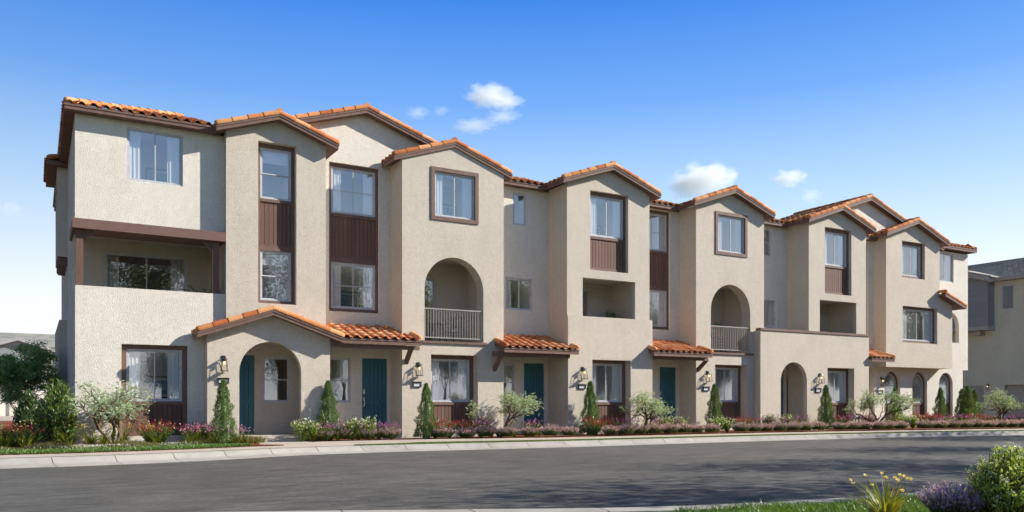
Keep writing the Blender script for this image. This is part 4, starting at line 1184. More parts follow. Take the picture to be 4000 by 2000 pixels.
# small lean-to roof at the bay's shoulder
rf = slab('lean_to_roof', FR, [(40.04, 6.56), (41.86, 5.99), (41.86, 5.86), (40.04, 6.43)], [], 24.95, 25.9995, 'brown_trim', h)
slab('rake_board', FR, [(40.03, 6.57), (41.87, 6.0), (41.87, 5.85), (40.03, 6.42)], [], 24.92, 24.949, 'brown_trim', rf)
cap_line(rf, (41.88, 24.99, 6.03), (40.02, 24.99, 6.61), (0, 0, 1))
tile_field(rf, (41.86, 25.03, 5.995), (0, 1, 0), (-1.82, 0, 0.57), 0.9, 1.85)
cap_line(rf, (40.06, 24.93, 6.66), (40.06, 25.95, 6.66), (0, 0, 1), first=True)
shed_roof(h, 33.63, 35.30, 24.5, 3.10, 25.999, 0.30, capL=False, capR=True)
# right end wall, balcony behind the arched opening
slab('end_wall', LS, [(26.2005, 2.7425), (38.4, 2.7425), (38.4, 9.0), (26.2005, 9.0)], [rect(26.35, 28.4, 4.2, 5.8)], 43.576, 43.776, 'stucco_cream', h)
box('end_wall', 43.1, 43.309, 26.2505, 38.4, ZB, 2.742, 'stucco_cream', h)
box('balcony_floor', 41.3, 43.575, 26.2005, 28.5, 3.6, 3.75, 'walk_concrete', h)
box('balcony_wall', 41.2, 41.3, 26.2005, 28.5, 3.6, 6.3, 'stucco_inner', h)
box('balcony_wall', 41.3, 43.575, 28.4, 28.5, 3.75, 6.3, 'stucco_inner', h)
end_hip(h, 44.08, -1, 40.35, 25.7, 9.25, 3.0)
rear(h, 33.55, 43.77)

# ------------------------------------------------------------------ lanterns and plaques
LN = [(4.70, 24.65, 2.13, 'black lantern beside the gabled porch arch'), (10.95, 25.0, 2.10, 'black lantern under the first awning beside the arch bay window'),
      (17.33, 24.65, 2.07, 'black lantern on the base below the square loggia'), (23.80, 25.0, 2.05, 'black lantern beside the third tiled awning bracket'),
      (30.2, 24.66, 2.05, 'black lantern right of the narrow arched entry'), (36.37, 26.0, 2.02, 'black lantern left of the three arched windows')]
for x, y, z, l in LN: lantern(x, y, z + 0.03, l)
PQ = [(4.541, 4.847, 1.592, 1.742, 24.65, 'black framed plaque left of the gabled porch, behind a cypress tip'), (10.76, 11.06, 1.55, 1.712, 25.0, 'black framed plaque beside the first ground-floor bay window'),
      (17.14, 17.46, 1.53, 1.685, 24.65, 'black framed plaque on the base below the square loggia'), (23.57, 23.9, 1.50, 1.66, 25.0, 'black framed plaque below the lantern by the third awning'),
      (29.93, 30.28, 1.47, 1.64, 24.66, 'black framed plaque right of the narrow arched entry'), (36.10, 36.48, 1.44, 1.60, 26.0, 'black framed plaque left of the three arched windows')]
for p in PQ: plaque(*p)
# ------------------------------------------------------------------ plants: meshes
def rvec(rg): 
    while True:
        v = Vector((rg.uniform(-1, 1), rg.uniform(-1, 1), rg.uniform(-1, 1)))
        if 0.05 < v.length < 1: return v.normalized()
def add_leaf(mb, p, d, l, w, rg, mi=0, bend=0.0):
    """diamond leaf from p along d"""
    d = d.normalized()
    s = d.cross(rvec(rg))
    if s.length < 1e-3: s = Vector((1, 0, 0))
    s.normalize()
    n = d.cross(s)
    m = p + d * (l * 0.45) + n * (bend * l)
    mb.add([p, m + s * (w / 2), p + d * l, m - s * (w / 2)], [(0, 1, 2, 3)], mi)
def blade(mb, p, d, l, w, droop, rg, mi=0, segs=4):
    """strap leaf arching outwards"""
    h = Vector((d.x, d.y, 0)); h = h.normalized() if h.length > 1e-4 else Vector((1, 0, 0))
    s = Vector((-h.y, h.x, 0))
    b = len(mb.v); q = Vector(p); dd = d.normalized()
    for i in range(segs + 1):
        t = i / segs; ww = w * (1 - t ** 2.2) * (0.6 + 0.4 * min(1, t * 4)) / 2 + 0.0006
        mb.v += [tuple(q - s * ww), tuple(q + s * ww)]
        q = q + dd * (l / segs)
        dd = (dd + Vector((h.x * 0.15, h.y * 0.15, -droop * (0.4 + t)))).normalized()
    for i in range(segs): mb.f.append((b + 2 * i, b + 2 * i + 1, b + 2 * i + 3, b + 2 * i + 2)); mb.m.append(mi)
    return q
def me_from(mb, name, mats, smooth=False):
    me = bpy.data.meshes.new(name)
    me.from_pydata(mb.v, [], mb.f)
    for m in mats: me.materials.append(MAT[m])
    me.polygons.foreach_set('material_index', mb.m)
    if smooth: me.polygons.foreach_set('use_smooth', [True] * len(me.polygons))
    me.update()
    return me
def grow(mb, rg, p, d, r, l, depth, spread, tips, curve=0.25, up=0.15, n=5, lens=0.78, kids=(2, 3)):
    pts = [p]; rad = [r]; dd = d.copy(); k = 4
    for i in range(k):
        dd = (dd + rvec(rg) * curve + Vector((0, 0, up * 0.3))).normalized()
        p = p + dd * (l / k); pts.append(p); rad.append(r * (1 - 0.38 * (i + 1) / k))
    mb.tube(pts, rad, n, cap=False)
    if depth == 0:
        tips.append((p, dd)); return
    for j in range(rg.randint(*kids)):
        nd = (dd + rvec(rg) * spread + Vector((0, 0, up))).normalized()
        grow(mb, rg, p, nd, r * 0.6, l * lens * rg.uniform(0.8, 1.15), depth - 1, spread, tips, curve, up, max(4, n - 1), lens, kids)
    if depth >= 1 and rg.random() < 0.6:
        nd = (dd + rvec(rg) * spread * 1.3).normalized()
        grow(mb, rg, pts[2], nd, r * 0.42, l * lens * 0.8, depth - 1, spread, tips, curve, up, 4, lens, kids)
def olive(seed, w=2.35, h=1.55):
    rg = random.Random(seed)
    tb = MB(); lb = MB(); tips = []
    for a in (-0.55, 0.45, 0.1):
        d = Vector((a * 1.6, rg.uniform(-0.5, 0.5), 1)).normalized()
        grow(tb, rg, Vector((a * 0.08, 0, 0)), d, 0.045, 0.46, 3, 0.75, tips, 0.35, 0.08, 7, 0.74)
    xs = [t[0].x for t in tips]; zs = [t[0].z for t in tips]
    sx = w * 0.9 / (max(xs) - min(xs)); sz = h * 0.95 / max(zs)
    cx = (max(xs) + min(xs)) / 2
    def tr(v):
        f = min(1, max(0, v[2] / 0.5))
        return ((v[0] - cx * f) * (1 + (sx - 1) * f), v[1] * (1 + (sx * 0.8 - 1) * f), v[2] * sz)
    tb.v = [tr(v) for v in tb.v]
    for p, d in tips:
        p = Vector(tr(p))
        if p.z < h * 0.50: continue
        for k in range(rg.randint(17, 24)):
            q = p + Vector((rg.gauss(0, 0.11), rg.gauss(0, 0.11), rg.gauss(0.01, 0.07)))
            dd = (rvec(rg) + Vector((0, 0, 0.25))).normalized()
            L = rg.uniform(0.07, 0.13)
            for j in range(7):
                c = q + dd * (L * j / 7)
                side = dd.cross(Vector((0, 0, 1))).normalized() if abs(dd.z) < 0.95 else Vector((1, 0, 0))
                for sg in (-1, 1): add_leaf(lb, c, (side * sg + dd * 0.5 + rvec(rg) * 0.3), rg.uniform(0.03, 0.05), 0.016, rg)
    return me_from(tb, 'branches', ['bark_olive'], True), me_from(lb, 'foliage', ['olive_leaf'])
def conifer(seed, h=1.85, w=0.70, mat='cypress_leaf', n=7500):
    rg = random.Random(seed)
    lb = MB()
    for i in range(n):
        t = rg.random() ** 1.25
        z = h * (0.02 + 0.95 * t)
        R0 = w / 2 * (1 - t) ** 0.72 * (1 + 0.16 * math.sin(t * 23 + seed)) + 0.012
        a = rg.uniform(0, 2 * PI)
        R1 = R0 * (1 + 0.16 * math.sin(a * 5 + t * 9) + 0.12 * math.sin(a * 3 - t * 31) + 0.08 * math.sin(a * 11))
        r = R1 * (1 - 0.35 * rg.random() ** 2)
        p = Vector((r * math.cos(a), r * math.sin(a), z))
        out = Vector((math.cos(a), math.sin(a), 0))
        d = (out * rg.uniform(0.15, 0.6) + Vector((0, 0, 1)) + rvec(rg) * 0.35).normalized()
        add_leaf(lb, p, d, rg.uniform(0.05, 0.10), rg.uniform(0.010, 0.018), rg)
    for i in range(40):
        add_leaf(lb, Vector((0, 0, h * 0.93)), Vector((rg.gauss(0, 0.25), rg.gauss(0, 0.25), 1)), rg.uniform(0.06, 0.14), 0.012, rg)
    core = MB()
    k = 8
    for j, (zz, f) in enumerate(((0, 0.78), (0.3, 0.66), (0.6, 0.44), (0.85, 0.2), (0.97, 0.02))):
        for i in range(k):
            a = 2 * PI * i / k; core.v.append((w / 2 * f * 0.5 * math.cos(a), w / 2 * f * 0.5 * math.sin(a), h * zz * 0.9))
    for j in range(4):
        for i in range(k): core.f.append((j * k + i, j * k + (i + 1) % k, (j + 1) * k + (i + 1) % k, (j + 1) * k + i)); core.m.append(0)
    st = MB().tube([(0, 0, -0.05), (0, 0, h * 0.9)], [0.03, 0.006], 6)
    return me_from(st, 'stem', ['bark_brown']), me_from(lb, 'foliage', [mat]), me_from(core, 'inner_foliage', [mat])
def lavender(seed, w=0.66, h=0.40, n=330, flower='lav_flower', fl=0.42, fs=1.0):
    rg = random.Random(seed); a = MB(); b = MB()
    for i in range(n):
        th = rg.uniform(0, 2 * PI); rr_ = math.sqrt(rg.random())
        base = Vector((rr_ * w * 0.22 * math.cos(th), rr_ * w * 0.22 * math.sin(th), 0))
        out = rr_ * 0.95 + rg.uniform(-0.1, 0.1)
        d = Vector((math.cos(th) * out, math.sin(th) * out, 1)).normalized()
        L = h * rg.uniform(0.72, 1.08) * (1 - 0.12 * rr_)
        top = base + d * L
        a.tube([base + d * L * 0.2, top], [0.004, 0.002], 3, cap=False)
        for k in range(7):
            c = base + d * (L * (0.2 + 0.09 * k))
            add_leaf(a, c, d + rvec(rg) * 0.45, rg.uniform(0.04, 0.075), 0.013, rg)
        for k in range(4):
            c = base + d * (L * (0.80 + 0.055 * k))
            if rg.random() < fl + 0.2: add_leaf(b, c, d + rvec(rg) * 0.7, 0.034 * fs, 0.022 * fs, rg)
        if flower == 'mint_flower':
            for k in range(9): add_leaf(b, base + d * (L * rg.uniform(0.62, 1.04)) + rvec(rg) * 0.012, rvec(rg), 0.024, 0.018, rg)
    return me_from(a, 'foliage', ['lav_green']), me_from(b, 'flower_spikes', [flower])
def shrub_flower(seed, w, h, leafm, flm, nb=60, leaf=(0.03, 0.018), fsize=0.03, nfl=30, spikes=True, openness=1.0, lpb=14):
    """bushy plant: stems from one foot, leaves along them, flowers at the tips"""
    rg = random.Random(seed); st = MB(); lf = MB(); fl = MB()
    for i in range(nb):
        th = rg.uniform(0, 2 * PI); o = rg.random() ** 0.6 * openness
        d = Vector((math.cos(th) * o * w / h * 0.75, math.sin(th) * o * w / h * 0.75, 1)).normalized()
        L = h * rg.uniform(0.6, 1.05) / max(0.5, d.z) * (1 - 0.25 * o)
        p1 = d * (L * 0.5) + rvec(rg) * 0.02
        p2 = d * L + Vector((0, 0, 0.02)) + rvec(rg) * 0.03
        st.tube([(0.02 * math.cos(th), 0.02 * math.sin(th), 0), p1, p2], [0.005, 0.004, 0.002], 3, cap=False)
        for k in range(lpb):
            t = 0.12 + 0.85 * (k + rg.random()) / lpb
            c = p1 * (t / 0.5) if t < 0.5 else p1 + (p2 - p1) * ((t - 0.5) / 0.5)
            add_leaf(lf, c + rvec(rg) * 0.02, rvec(rg) + Vector((0, 0, 0.3)), leaf[0] * rg.uniform(0.7, 1.3), leaf[1], rg)
        if i < nfl:
            if spikes:
                for k in range(9): add_leaf(fl, p2 + (p2 - p1).normalized() * (0.012 * k - 0.03), rvec(rg) + Vector((0, 0, 0.2)), fsize, fsize * 0.6, rg)
            else:
                for k in range(7): add_leaf(fl, p2, rvec(rg) + Vector((0, 0, 0.5)), fsize, fsize * 0.8, rg)
    return me_from(st, 'stems', ['rose_leaf']), me_from(lf, 'foliage', [leafm]), me_from(fl, 'flowers', [flm])
def strap_plant(seed, w, h, leafm, flm, nl=46, nf=9, bw=0.016, fs=0.03, fh=1.1, petals=6):
    rg = random.Random(seed); lf = MB(); st = MB(); fl = MB()
    for i in range(nl):
        th = rg.uniform(0, 2 * PI); o = rg.uniform(0.15, 1.0)
        d = Vector((math.cos(th) * o, math.sin(th) * o, 1.15))
        blade(lf, (0.03 * math.cos(th), 0.03 * math.sin(th), 0), d, h * rg.uniform(0.75, 1.2), bw * rg.uniform(0.7, 1.2), 0.10 + 0.28 * o, rg, segs=5)
    for i in range(nf):
        th = rg.uniform(0, 2 * PI); o = rg.uniform(0.05, 0.65)
        p = [Vector((0, 0, 0))]; d = Vector((math.cos(th) * o, math.sin(th) * o, 1)).normalized(); L = h * fh * rg.uniform(0.8, 1.15)
        for k in range(3): p.append(p[-1] + d * (L / 3)); d = (d + Vector((math.cos(th) * 0.1, math.sin(th) * 0.1, 0.02))).normalized()
        st.tube(p, [0.004, 0.0035, 0.003, 0.0025], 4, cap=False)
        for k in range(petals):
            a = 2 * PI * k / petals
            q = (d * 0.9 + Vector((math.cos(a), math.sin(a), 0)) * 0.7)
            add_leaf(fl, p[-1], q, fs, fs * 0.5, rg)
            add_leaf(fl, p[-1] + d * fs * 0.2, d + Vector((math.cos(a), math.sin(a), 0)) * 0.3, fs * 0.8, fs * 0.4, rg)
    return me_from(st, 'flower_stalks', [leafm]), me_from(lf, 'strap_leaves', [leafm]), me_from(fl, 'flowers', [flm])
def bushy(seed, w, h, leafm, nst, ll, lw, upb=1.0, lpb=22, stem='bark_brown', flm=None, nf=0, ffs=0.02):
    rg = random.Random(seed); st = MB(); lf = MB(); fl = MB()
    for i in range(nst):
        th = rg.uniform(0, 2 * PI); o = rg.random() ** 0.7
        top = Vector((math.cos(th) * o * w / 2, math.sin(th) * o * w / 2, h * (1 - 0.45 * o * o) * rg.uniform(0.5, 1.05)))
        foot = Vector((math.cos(th) * 0.06, math.sin(th) * 0.06, 0))
        midp = foot.lerp(top, 0.5) + Vector((math.cos(th) * 0.08 * w, math.sin(th) * 0.08 * w, 0)) + rvec(rg) * 0.03
        st.tube([foot, midp, top], [0.012, 0.008, 0.003], 4, cap=False)
        for k in range(lpb):
            t = 0.2 + 0.8 * (k + rg.random()) / lpb
            c = foot.lerp(midp, t * 2) if t < 0.5 else midp.lerp(top, t * 2 - 1)
            d = rvec(rg); d.z = abs(d.z) * upb + 0.2
            add_leaf(lf, c + rvec(rg) * 0.035, d, ll * rg.uniform(0.6, 1.2), lw, rg, bend=0.08)
        if flm and i < nf:
            for k in range(26): add_leaf(fl, top + Vector((rg.gauss(0, 0.018), rg.gauss(0, 0.018), rg.uniform(-0.01, 0.07))), rvec(rg) + Vector((0, 0, 0.4)), ffs, ffs * 0.7, rg)
    r = [me_from(st, 'stems', [stem]), me_from(lf, 'foliage', [leafm])]
    if flm: r.append(me_from(fl, 'flower_heads', [flm]))
    return tuple(r)
def big_tree(seed, h, cr, leafm, trunk_h, barkm='bark_brown', nleaf=26, ls=0.09, depth=4, cluster=0.28, r0=0.13, flat=0.8, lw=0.5, minz=0.0):
    rg = random.Random(seed); tb = MB(); lf = MB(); tips = []
    p0 = Vector((0, 0, 0)); p1 = Vector((rg.uniform(-0.1, 0.1), rg.uniform(-0.1, 0.1), trunk_h))
    tb.tube([p0, p0.lerp(p1, 0.5) + rvec(rg) * 0.03, p1], [r0 * 1.25, r0, r0 * 0.9], 9, cap=False)
    for k in range(4):
        a = 2 * PI * k / 4 + rg.uniform(-0.4, 0.4)
        grow(tb, rg, p1 + Vector((0, 0, -0.05 * k)), Vector((math.cos(a) * 0.8, math.sin(a) * 0.8, 1)).normalized(), r0 * 0.6, (h - trunk_h) * 0.36, depth - 1, 0.7, tips, 0.18, 0.12, 6, 0.76)
    m = max(math.hypot(t[0].x, t[0].y) for t in tips); mz = max(t[0].z for t in tips)
    fx = cr * 0.92 / m; fz = (h - trunk_h) * 0.95 / (mz - trunk_h)
    def tr(v): 
        z = v[2]
        f = min(1, max(0, (z - trunk_h * 0.7) / (trunk_h * 0.5)))
        return Vector((v[0] * (1 + (fx - 1) * f), v[1] * (1 + (fx - 1) * f), z if z < trunk_h else trunk_h + (z - trunk_h) * fz))
    tb.v = [tuple(tr(v)) for v in tb.v]
    for p, d in tips:
        p = tr(p)
        if rg.random() < 0.08 or p.z < minz: continue
        for k in range(nleaf):
            q = p + Vector((rg.gauss(0, cluster), rg.gauss(0, cluster), rg.gauss(0, cluster * flat)))
            dd = rvec(rg); dd.z *= 0.6
            add_leaf(lf, q, dd, ls * rg.uniform(0.7, 1.3), ls * lw, rg, bend=0.05)
    return me_from(tb, 'trunk', [barkm], True), me_from(lf, 'crown', [leafm])

def plant(kind, meshes, loc, rz, label, cat, group, s=1.0, names=None, sz=None):
    t = thing(kind, label, cat, loc, rz, group)
    t.scale = (s, s, sz or s)
    for m in meshes:
        nm = m.name.split('.')[0]
        o = from_me(nm, m, t)
        o.location = (0, 0, 0)
        if 'flower' in nm and nm != 'flower_stalks': o['kind'] = 'stuff'
    return t
# view-ordered zones, used in the labels
ZONES = [(165, 'the far left edge'), (300, 'the left corner of the end house'), (500, 'the corner balcony'), (640, 'the wide ground-floor window at left'), (790, 'the plank panel left of the porch'), (1000, 'the left side of the gabled porch'),
         (1290, 'the right side of the gabled porch'), (1530, 'the teal door under the first awning'), (1700, 'the first plaque right of the porch'), (1880, 'the first arched balcony'), (2010, 'the wall left of the second awning'), (2215, 'the teal door under the second awning'), (2380, 'the square loggia base, left half'),
         (2545, 'the square loggia base, right half'), (2715, 'the third awning'), (2860, 'the second arched balcony, left half'), (2960, 'the second arched balcony, right half'), (3070, 'the narrow arched entry'), (3200, 'the lantern right of the narrow entry'), (3330, 'the window right of the narrow entry'), (3440, 'the last awning'), (3530, 'the left arched window'),
         (3640, 'the middle arched window'), (3750, 'the right arched window'), (3850, 'the right end of the row'), (4100, 'the grey garages')]
def zone(u):
    for a, n in ZONES:
        if u < a: return n
    return ZONES[-1][1]
ORD = ['leftmost', 'second', 'third', 'fourth', 'fifth', 'sixth', 'seventh', 'eighth', 'ninth', 'tenth', 'eleventh', 'twelfth', 'thirteenth']
PEND = []
def queue(kind, meshes, u, off, desc, cat, group, s=1.0, Y=None, z=Z_BED, sz=None, rz=None):
    if Y is None:
        Y = 24.0
        for _ in range(30): X = Y * rr(u); Y = 0.5 * Y + 0.5 * min(24.2, kb(X) + off - (0 if X < 12 else 0.25))
    PEND.append(dict(kind=kind, meshes=meshes, u=u, X=Y * rr(u), Y=Y, z=z, desc=desc, cat=cat, group=group, s=s, sz=sz, rz=rnd.uniform(0, 6.28) if rz is None else rz))
def flush():
    groups = {}
    for p in PEND: groups.setdefault((p['desc'], zone(p['u'])), []).append(p)
    for (desc, z), ps in groups.items():
        ps.sort(key=lambda p: p['u'])
        for i, p in enumerate(ps):
            if len(ps) == 1: lab = '%s before %s' % (desc, z)
            else: lab = '%s, %s of those before %s' % (desc, ORD[min(i, 12)], z)
            plant(p['kind'], p['meshes'], (p['X'], p['Y'], p['z']), p['rz'], lab, p['cat'], p['group'], p['s'], sz=p['sz'])
    PEND.clear()

OL = [olive(3), olive(11)]
CY = [conifer(1), conifer(5)]
CYB = conifer(9, mat='cypress_bright', w=0.8)
LV = [lavender(s) for s in (1, 2, 3)]
RED = [shrub_flower(s, 0.72, 0.55, 'cypress_leaf', 'red_flower', 120, (0.035, 0.016), 0.034, 62, True, 1.0, 22) for s in (4, 5)]
ROSE = [shrub_flower(s, 0.85, 0.75, 'rose_leaf', 'white_flower', 80, (0.055, 0.038), 0.036, 36, False, 0.9, 18) for s in (6, 7)]
STY = [strap_plant(s, 0.6, 0.62, 'strap_leaf', 'yellow_flower', 60, 12, 0.022, 0.035, 1.05) for s in (8, 9)]
STP = [strap_plant(s, 0.5, 0.42, 'strap_leaf', 'pink_flower', 60, 34, 0.012, 0.034, 1.15) for s in (12, 13)]
STV = [strap_plant(s, 0.5, 0.40, 'strap_leaf', 'purple_flower', 50, 36, 0.012, 0.034, 1.15) for s in (14, 15)]
STYB = [strap_plant(s, 0.5, 0.48, 'strap_yellow', 'yellow_flower', 44, 10, 0.018, 0.03, 1.1) for s in (16, 17)]

G_OL = 'silvery multi-stemmed small trees in the front beds'
for i, (u, Y, s, f) in enumerate([(446, 24.05, 1.0, 0), (1953, 23.95, 1.0, 1), (2525, 23.6, 0.97, 0), (3420, 22.9, 1.12, 1), (3906, 22.6, 1.0, 0)]):
    X = Y * rr(u)
    lb = ['silvery small tree with crooked stems in front of the wide left window', 'silvery small tree with crooked stems before the second awning door', 'silvery small tree with crooked stems before the third awning door',
          'silvery small tree with leaning stems near the three arched windows', 'silvery small tree with crooked stems in front of the grey garages'][i]
    plant('silvery_tree', OL[f], (X, Y, Z_BED), [0.1, 0.0, 3.3, 0.25, 2.9][i], lb, 'tree', G_OL, s, sz=[1.08, 0.98, 0.98, 1.05, 1.1][i])
G_CY = 'conical conifers against the house walls'
CYL = [(872, 24.0, 1475, 'left pier of the gabled porch'), (1282, 24.5, 1480, 'right end of the gabled porch wall'), (1665, 24.35, 1490, 'first arched bay beside its plaque'), (2306, 24.2, 1483, 'square loggia base beside its plaque'),
       (2791, 24.4, 1494, 'second arched bay beside its plaque'), (3226, 24.1, 1499, 'wall right of the narrow arched entry'), (3495, 25.1, 1509, 'left arched window'), (3673, 25.1, 1510, 'right arched window')]
for i, (u, Y, v, w_) in enumerate(CYL):
    H = zat(u, v, Y) - Z_BED
    m = CYB if i == 6 else CY[i % 2]
    plant('conical_conifer', m, (Y * rr(u), Y, Z_BED), rnd.uniform(0, 6), 'dark green cone-shaped conifer against the ' + w_ if i != 6 else 'brighter green cone-shaped conifer before the left arched window', 'conifer', G_CY, H / 1.9, sz=H / 1.9)
for u, v, w_, dy in ((3757, 1515, 'leftmost', 0.1), (3780, 1502, 'tallest middle', 0), (3806, 1517, 'rightmost', 0.15)):
    Y = 25.0 + dy; H = zat(u, v, Y) - Z_BED
    plant('conical_conifer', CY[u % 2], (Y * rr(u), Y, Z_BED), rnd.uniform(0, 6), w_ + ' conifer of the merged clump at the right end of the row', 'conifer', G_CY, H / 1.9 * 1.1, sz=H / 1.9)
# lavender edging
G_LV = 'pink-flowered lavender clumps edging the front beds'
def row(x0, x1, n):
    for i in range(n):
        x = x0 + (x1 - x0) * i / (n - 1) + rnd.uniform(-0.04, 0.04)
        y = kb(x) + wk(x) + 0.42 + rnd.uniform(-0.05, 0.05)
        a = (x * _C - y * _S) / (x * _S + y * _C)
        queue('lavender', LV[rnd.randrange(3)], 2000 + 3200 * a, 0, 'pink lavender clump', 'lavender', G_LV, rnd.uniform(0.92, 1.12), Y=y)
row(7.5, 9.6, 4); row(11.4, 15.75, 7); row(17.5, 22.0, 8); row(23.4, 27.3, 7); row(28.4, 31.6, 6); row(33.0, 40.5, 12)
G_RD = 'red-flowered low shrubs in the front beds'
for u, off in ((15, 3.6), (60, 3.4), (125, 3.6), (590, 2.9), (625, 3.1), (745, 2.7), (790, 2.75), (1700, 2.15), (1755, 2.2), (1820, 2.2), (2325, 2.2), (2395, 2.3), (2890, 2.7), (2930, 2.7), (3295, 3.0), (3395, 3.1), (3590, 3.2), (3620, 3.3), (3645, 3.3), (3800, 3.2), (3830, 3.3)):
    queue('red_shrub', RED[rnd.randrange(2)], u, off, 'red-spiked low shrub', 'shrub', G_RD, rnd.uniform(1.0, 1.2))
G_RS = 'white-flowered rose bushes in the front beds'
for u, off, s in ((1185, 2.0, 0.95), (1225, 2.1, 0.9), (1375, 2.15, 1.0), (1440, 2.1, 1.0), (2600, 2.4, 0.9), (2655, 2.5, 0.9), (2800, 2.05, 0.85), (2840, 2.1, 0.8), (3000, 2.8, 0.95), (3075, 2.9, 0.95), (3525, 2.6, 0.9), (3565, 2.5, 0.85)):
    queue('rose_bush', ROSE[rnd.randrange(2)], u, off, 'white-blossomed bush', 'rose bush', G_RS, s)
G_SY = 'strap-leaved plants with yellow flowers in the front beds'
for u, Y in ((-10, 23.9), (20, 23.8), (98, 23.9), (268, 23.9), (355, 24.2), (405, 23.9), (480, 24.15), (612, 24.0), (-60, 23.7)):
    queue('strap_plant', STY[rnd.randrange(2)], u, 0, 'dark strap-leaved yellow-flowered clump', 'flowering plant', G_SY, rnd.uniform(0.9, 1.1), Y=Y)
for u, off in ((1215, 2.05), (2010, 2.5), (2060, 2.3), (2105, 2.35), (2530, 2.5), (2580, 2.4), (3105, 2.6), (3150, 2.6), (3460, 2.5), (3690, 3.2), (3720, 3.2), (3860, 3.0), (3880, 3.1)):
    queue('strap_plant', STYB[rnd.randrange(2)], u, off, 'yellow-green strap-leaved clump', 'flowering plant', G_SY, rnd.uniform(0.85, 1.05))
G_SP = 'strap-leaved plants with pink or purple flowers in the front beds'
for u, Y in ((740, 23.75), (770, 23.85), (835, 23.8), (925, 23.75), (955, 23.9)):
    queue('strap_plant', STP[rnd.randrange(2)], u, 0, 'pink-headed grassy clump', 'flowering plant', G_SP, rnd.uniform(0.95, 1.1), Y=Y)
for u, off in ((1265, 2.2), (1320, 2.25), (1400, 2.3), (1480, 2.25), (1530, 2.2), (1880, 2.3), (1920, 2.35), (2080, 2.45), (2420, 2.4), (2470, 2.45), (2570, 2.4), (2640, 2.4), (2985, 2.6), (3030, 2.6), (3075, 2.6), (3130, 2.6), (3310, 2.7), (3350, 2.8), (3470, 2.8), (3660, 2.9), (3700, 2.9), (3770, 2.8), (3850, 2.9), (3950, 2.6), (3990, 2.6)):
    queue('strap_plant', STV[rnd.randrange(2)], u, off, 'purple-headed grassy clump', 'flowering plant', G_SP, rnd.uniform(1.1, 1.3))
flush()
# big leafy bushes and the tree at the left end
BU = bushy(21, 1.0, 1.75, 'bush_leaf', 330, 0.13, 0.030, 1.3, 34)
BU2 = bushy(22, 0.85, 1.45, 'tree_leaf', 330, 0.13, 0.034, 1.3, 34)
plant('leafy_bush', BU, (0.50, 24.35, Z_BED), 0.4, 'bright leafy bush at the left corner of the end house', 'bush', None, 1.0)
plant('leafy_bush', BU2, (-0.10, 25.6, Z_BED), 1.4, 'dark leafy bush behind the bright one at the left corner', 'bush', None, 1.0)
TL_ = big_tree(31, 3.25, 1.22, 'corner_leaf', 0.75, nleaf=60, ls=0.075, depth=5, cluster=0.12, r0=0.055, flat=0.4, lw=0.5, minz=1.2)
plant('round_tree', TL_, (-0.42, 31.0, Z_BED - 0.02), 0.6, 'dark green round-crowned tree with reddish stems at the left edge', 'tree', None, 1.0)

# ------------------------------------------------------------------ ground cover (uncountable)
def scatter(name, n, xfun, mat, hgt, wid, seed, lean=0.5, cat='grass', label='', z=Z_BED):
    rg = random.Random(seed); v = []; f = []
    k = 0
    for i in range(n):
        q = xfun(rg)
        if q is None: continue
        x, y, zz, s = q
        a = rg.uniform(0, 2 * PI); b = rg.uniform(0, 2 * PI); h = hgt * rg.uniform(0.5, 1.2) * s; w = wid * rg.uniform(0.7, 1.3)
        lx = math.cos(b) * lean * h * rg.random(); ly = math.sin(b) * lean * h * rg.random()
        cx, cy = math.cos(a) * w / 2, math.sin(a) * w / 2
        v += [(x - cx, y - cy, zz), (x + cx, y + cy, zz), (x + lx * 0.45 + cx * 0.7, y + ly * 0.45 + cy * 0.7, zz + h * 0.6), (x + lx * 0.45 - cx * 0.7, y + ly * 0.45 - cy * 0.7, zz + h * 0.6), (x + lx * 1.3, y + ly * 1.3, zz + h)]
        f += [(k, k + 1, k + 2, k + 3), (k + 3, k + 2, k + 4)]
        k += 5
    o = mesh_obj(name, v, f, mat, fix=False)
    o['kind'] = 'stuff'; o['label'] = label
    return o
strip('grass_bed', 7.9, 62, lambda x: kb(x) + 0.02, lambda x: kb(x) + 0.02 + wk(x) * 0.42 * min(1, (x - 7.85) / 2.2), Z_TOP + 0.012, 'turf', 0.3)
strip('grass_bed', -16, 5.0, lambda x: kb(x) + 0.70, lambda x: kb(x) + 1.75, Z_TOP + 0.05, 'turf', 0.4)
def g1(rg):
    x = 7.9 + 42 * rg.random() ** 1.7; return x, kb(x) + 0.02 + rg.random() * (wk(x) * 0.42) * min(1, (x - 7.85) / 2.2), Z_TOP + 0.012, 1
scatter('grass', 32000, g1, 'grass_blade', 0.034, 0.010, 1, label='bright green grass strip along the far kerb')
def g2(rg):
    x = rg.uniform(-3.2, 5.1); return x, kb(x) + 0.70 + rg.random() * 1.05 * min(1, (5.3 - x) / 1.2), Z_TOP + 0.05, 1
scatter('grass', 26000, g2, 'grass_blade', 0.085, 0.011, 2, label='bright green grass strip in front of the left end house')
def g3(rg):
    x = rg.uniform(6.5, 16.0); y = rg.uniform(3.6, nk(x) - 0.62 - 0.25 * max(0, 7.0 - x) * rg.random())
    if x / y < 0.3 or x / y > 2.1: return None
    return x, y, Z_TOP - 0.012, 1 + 0.3 * math.sin(x * 3.1) * math.sin(y * 4.3)
scatter('grass', 60000, g3, 'grass_blade', 0.085, 0.009, 3, 0.9, label='lush grass verge beside the near kerb')
def c1(rg):
    x = rg.uniform(-3.2, 5.75); y = kb(x) + 1.72 + rg.random() * 0.72
    s = 0.75 + 0.35 * math.sin(x * 3.7) + 0.2 * math.sin(x * 9.1 + y * 7)
    return x, y, Z_BED - 0.01, max(0.45, s)
scatter('ground_cover', 30000, c1, 'cover_blade', 0.17, 0.011, 4, 0.9, label='olive brown creeping ground cover behind the left grass strip')
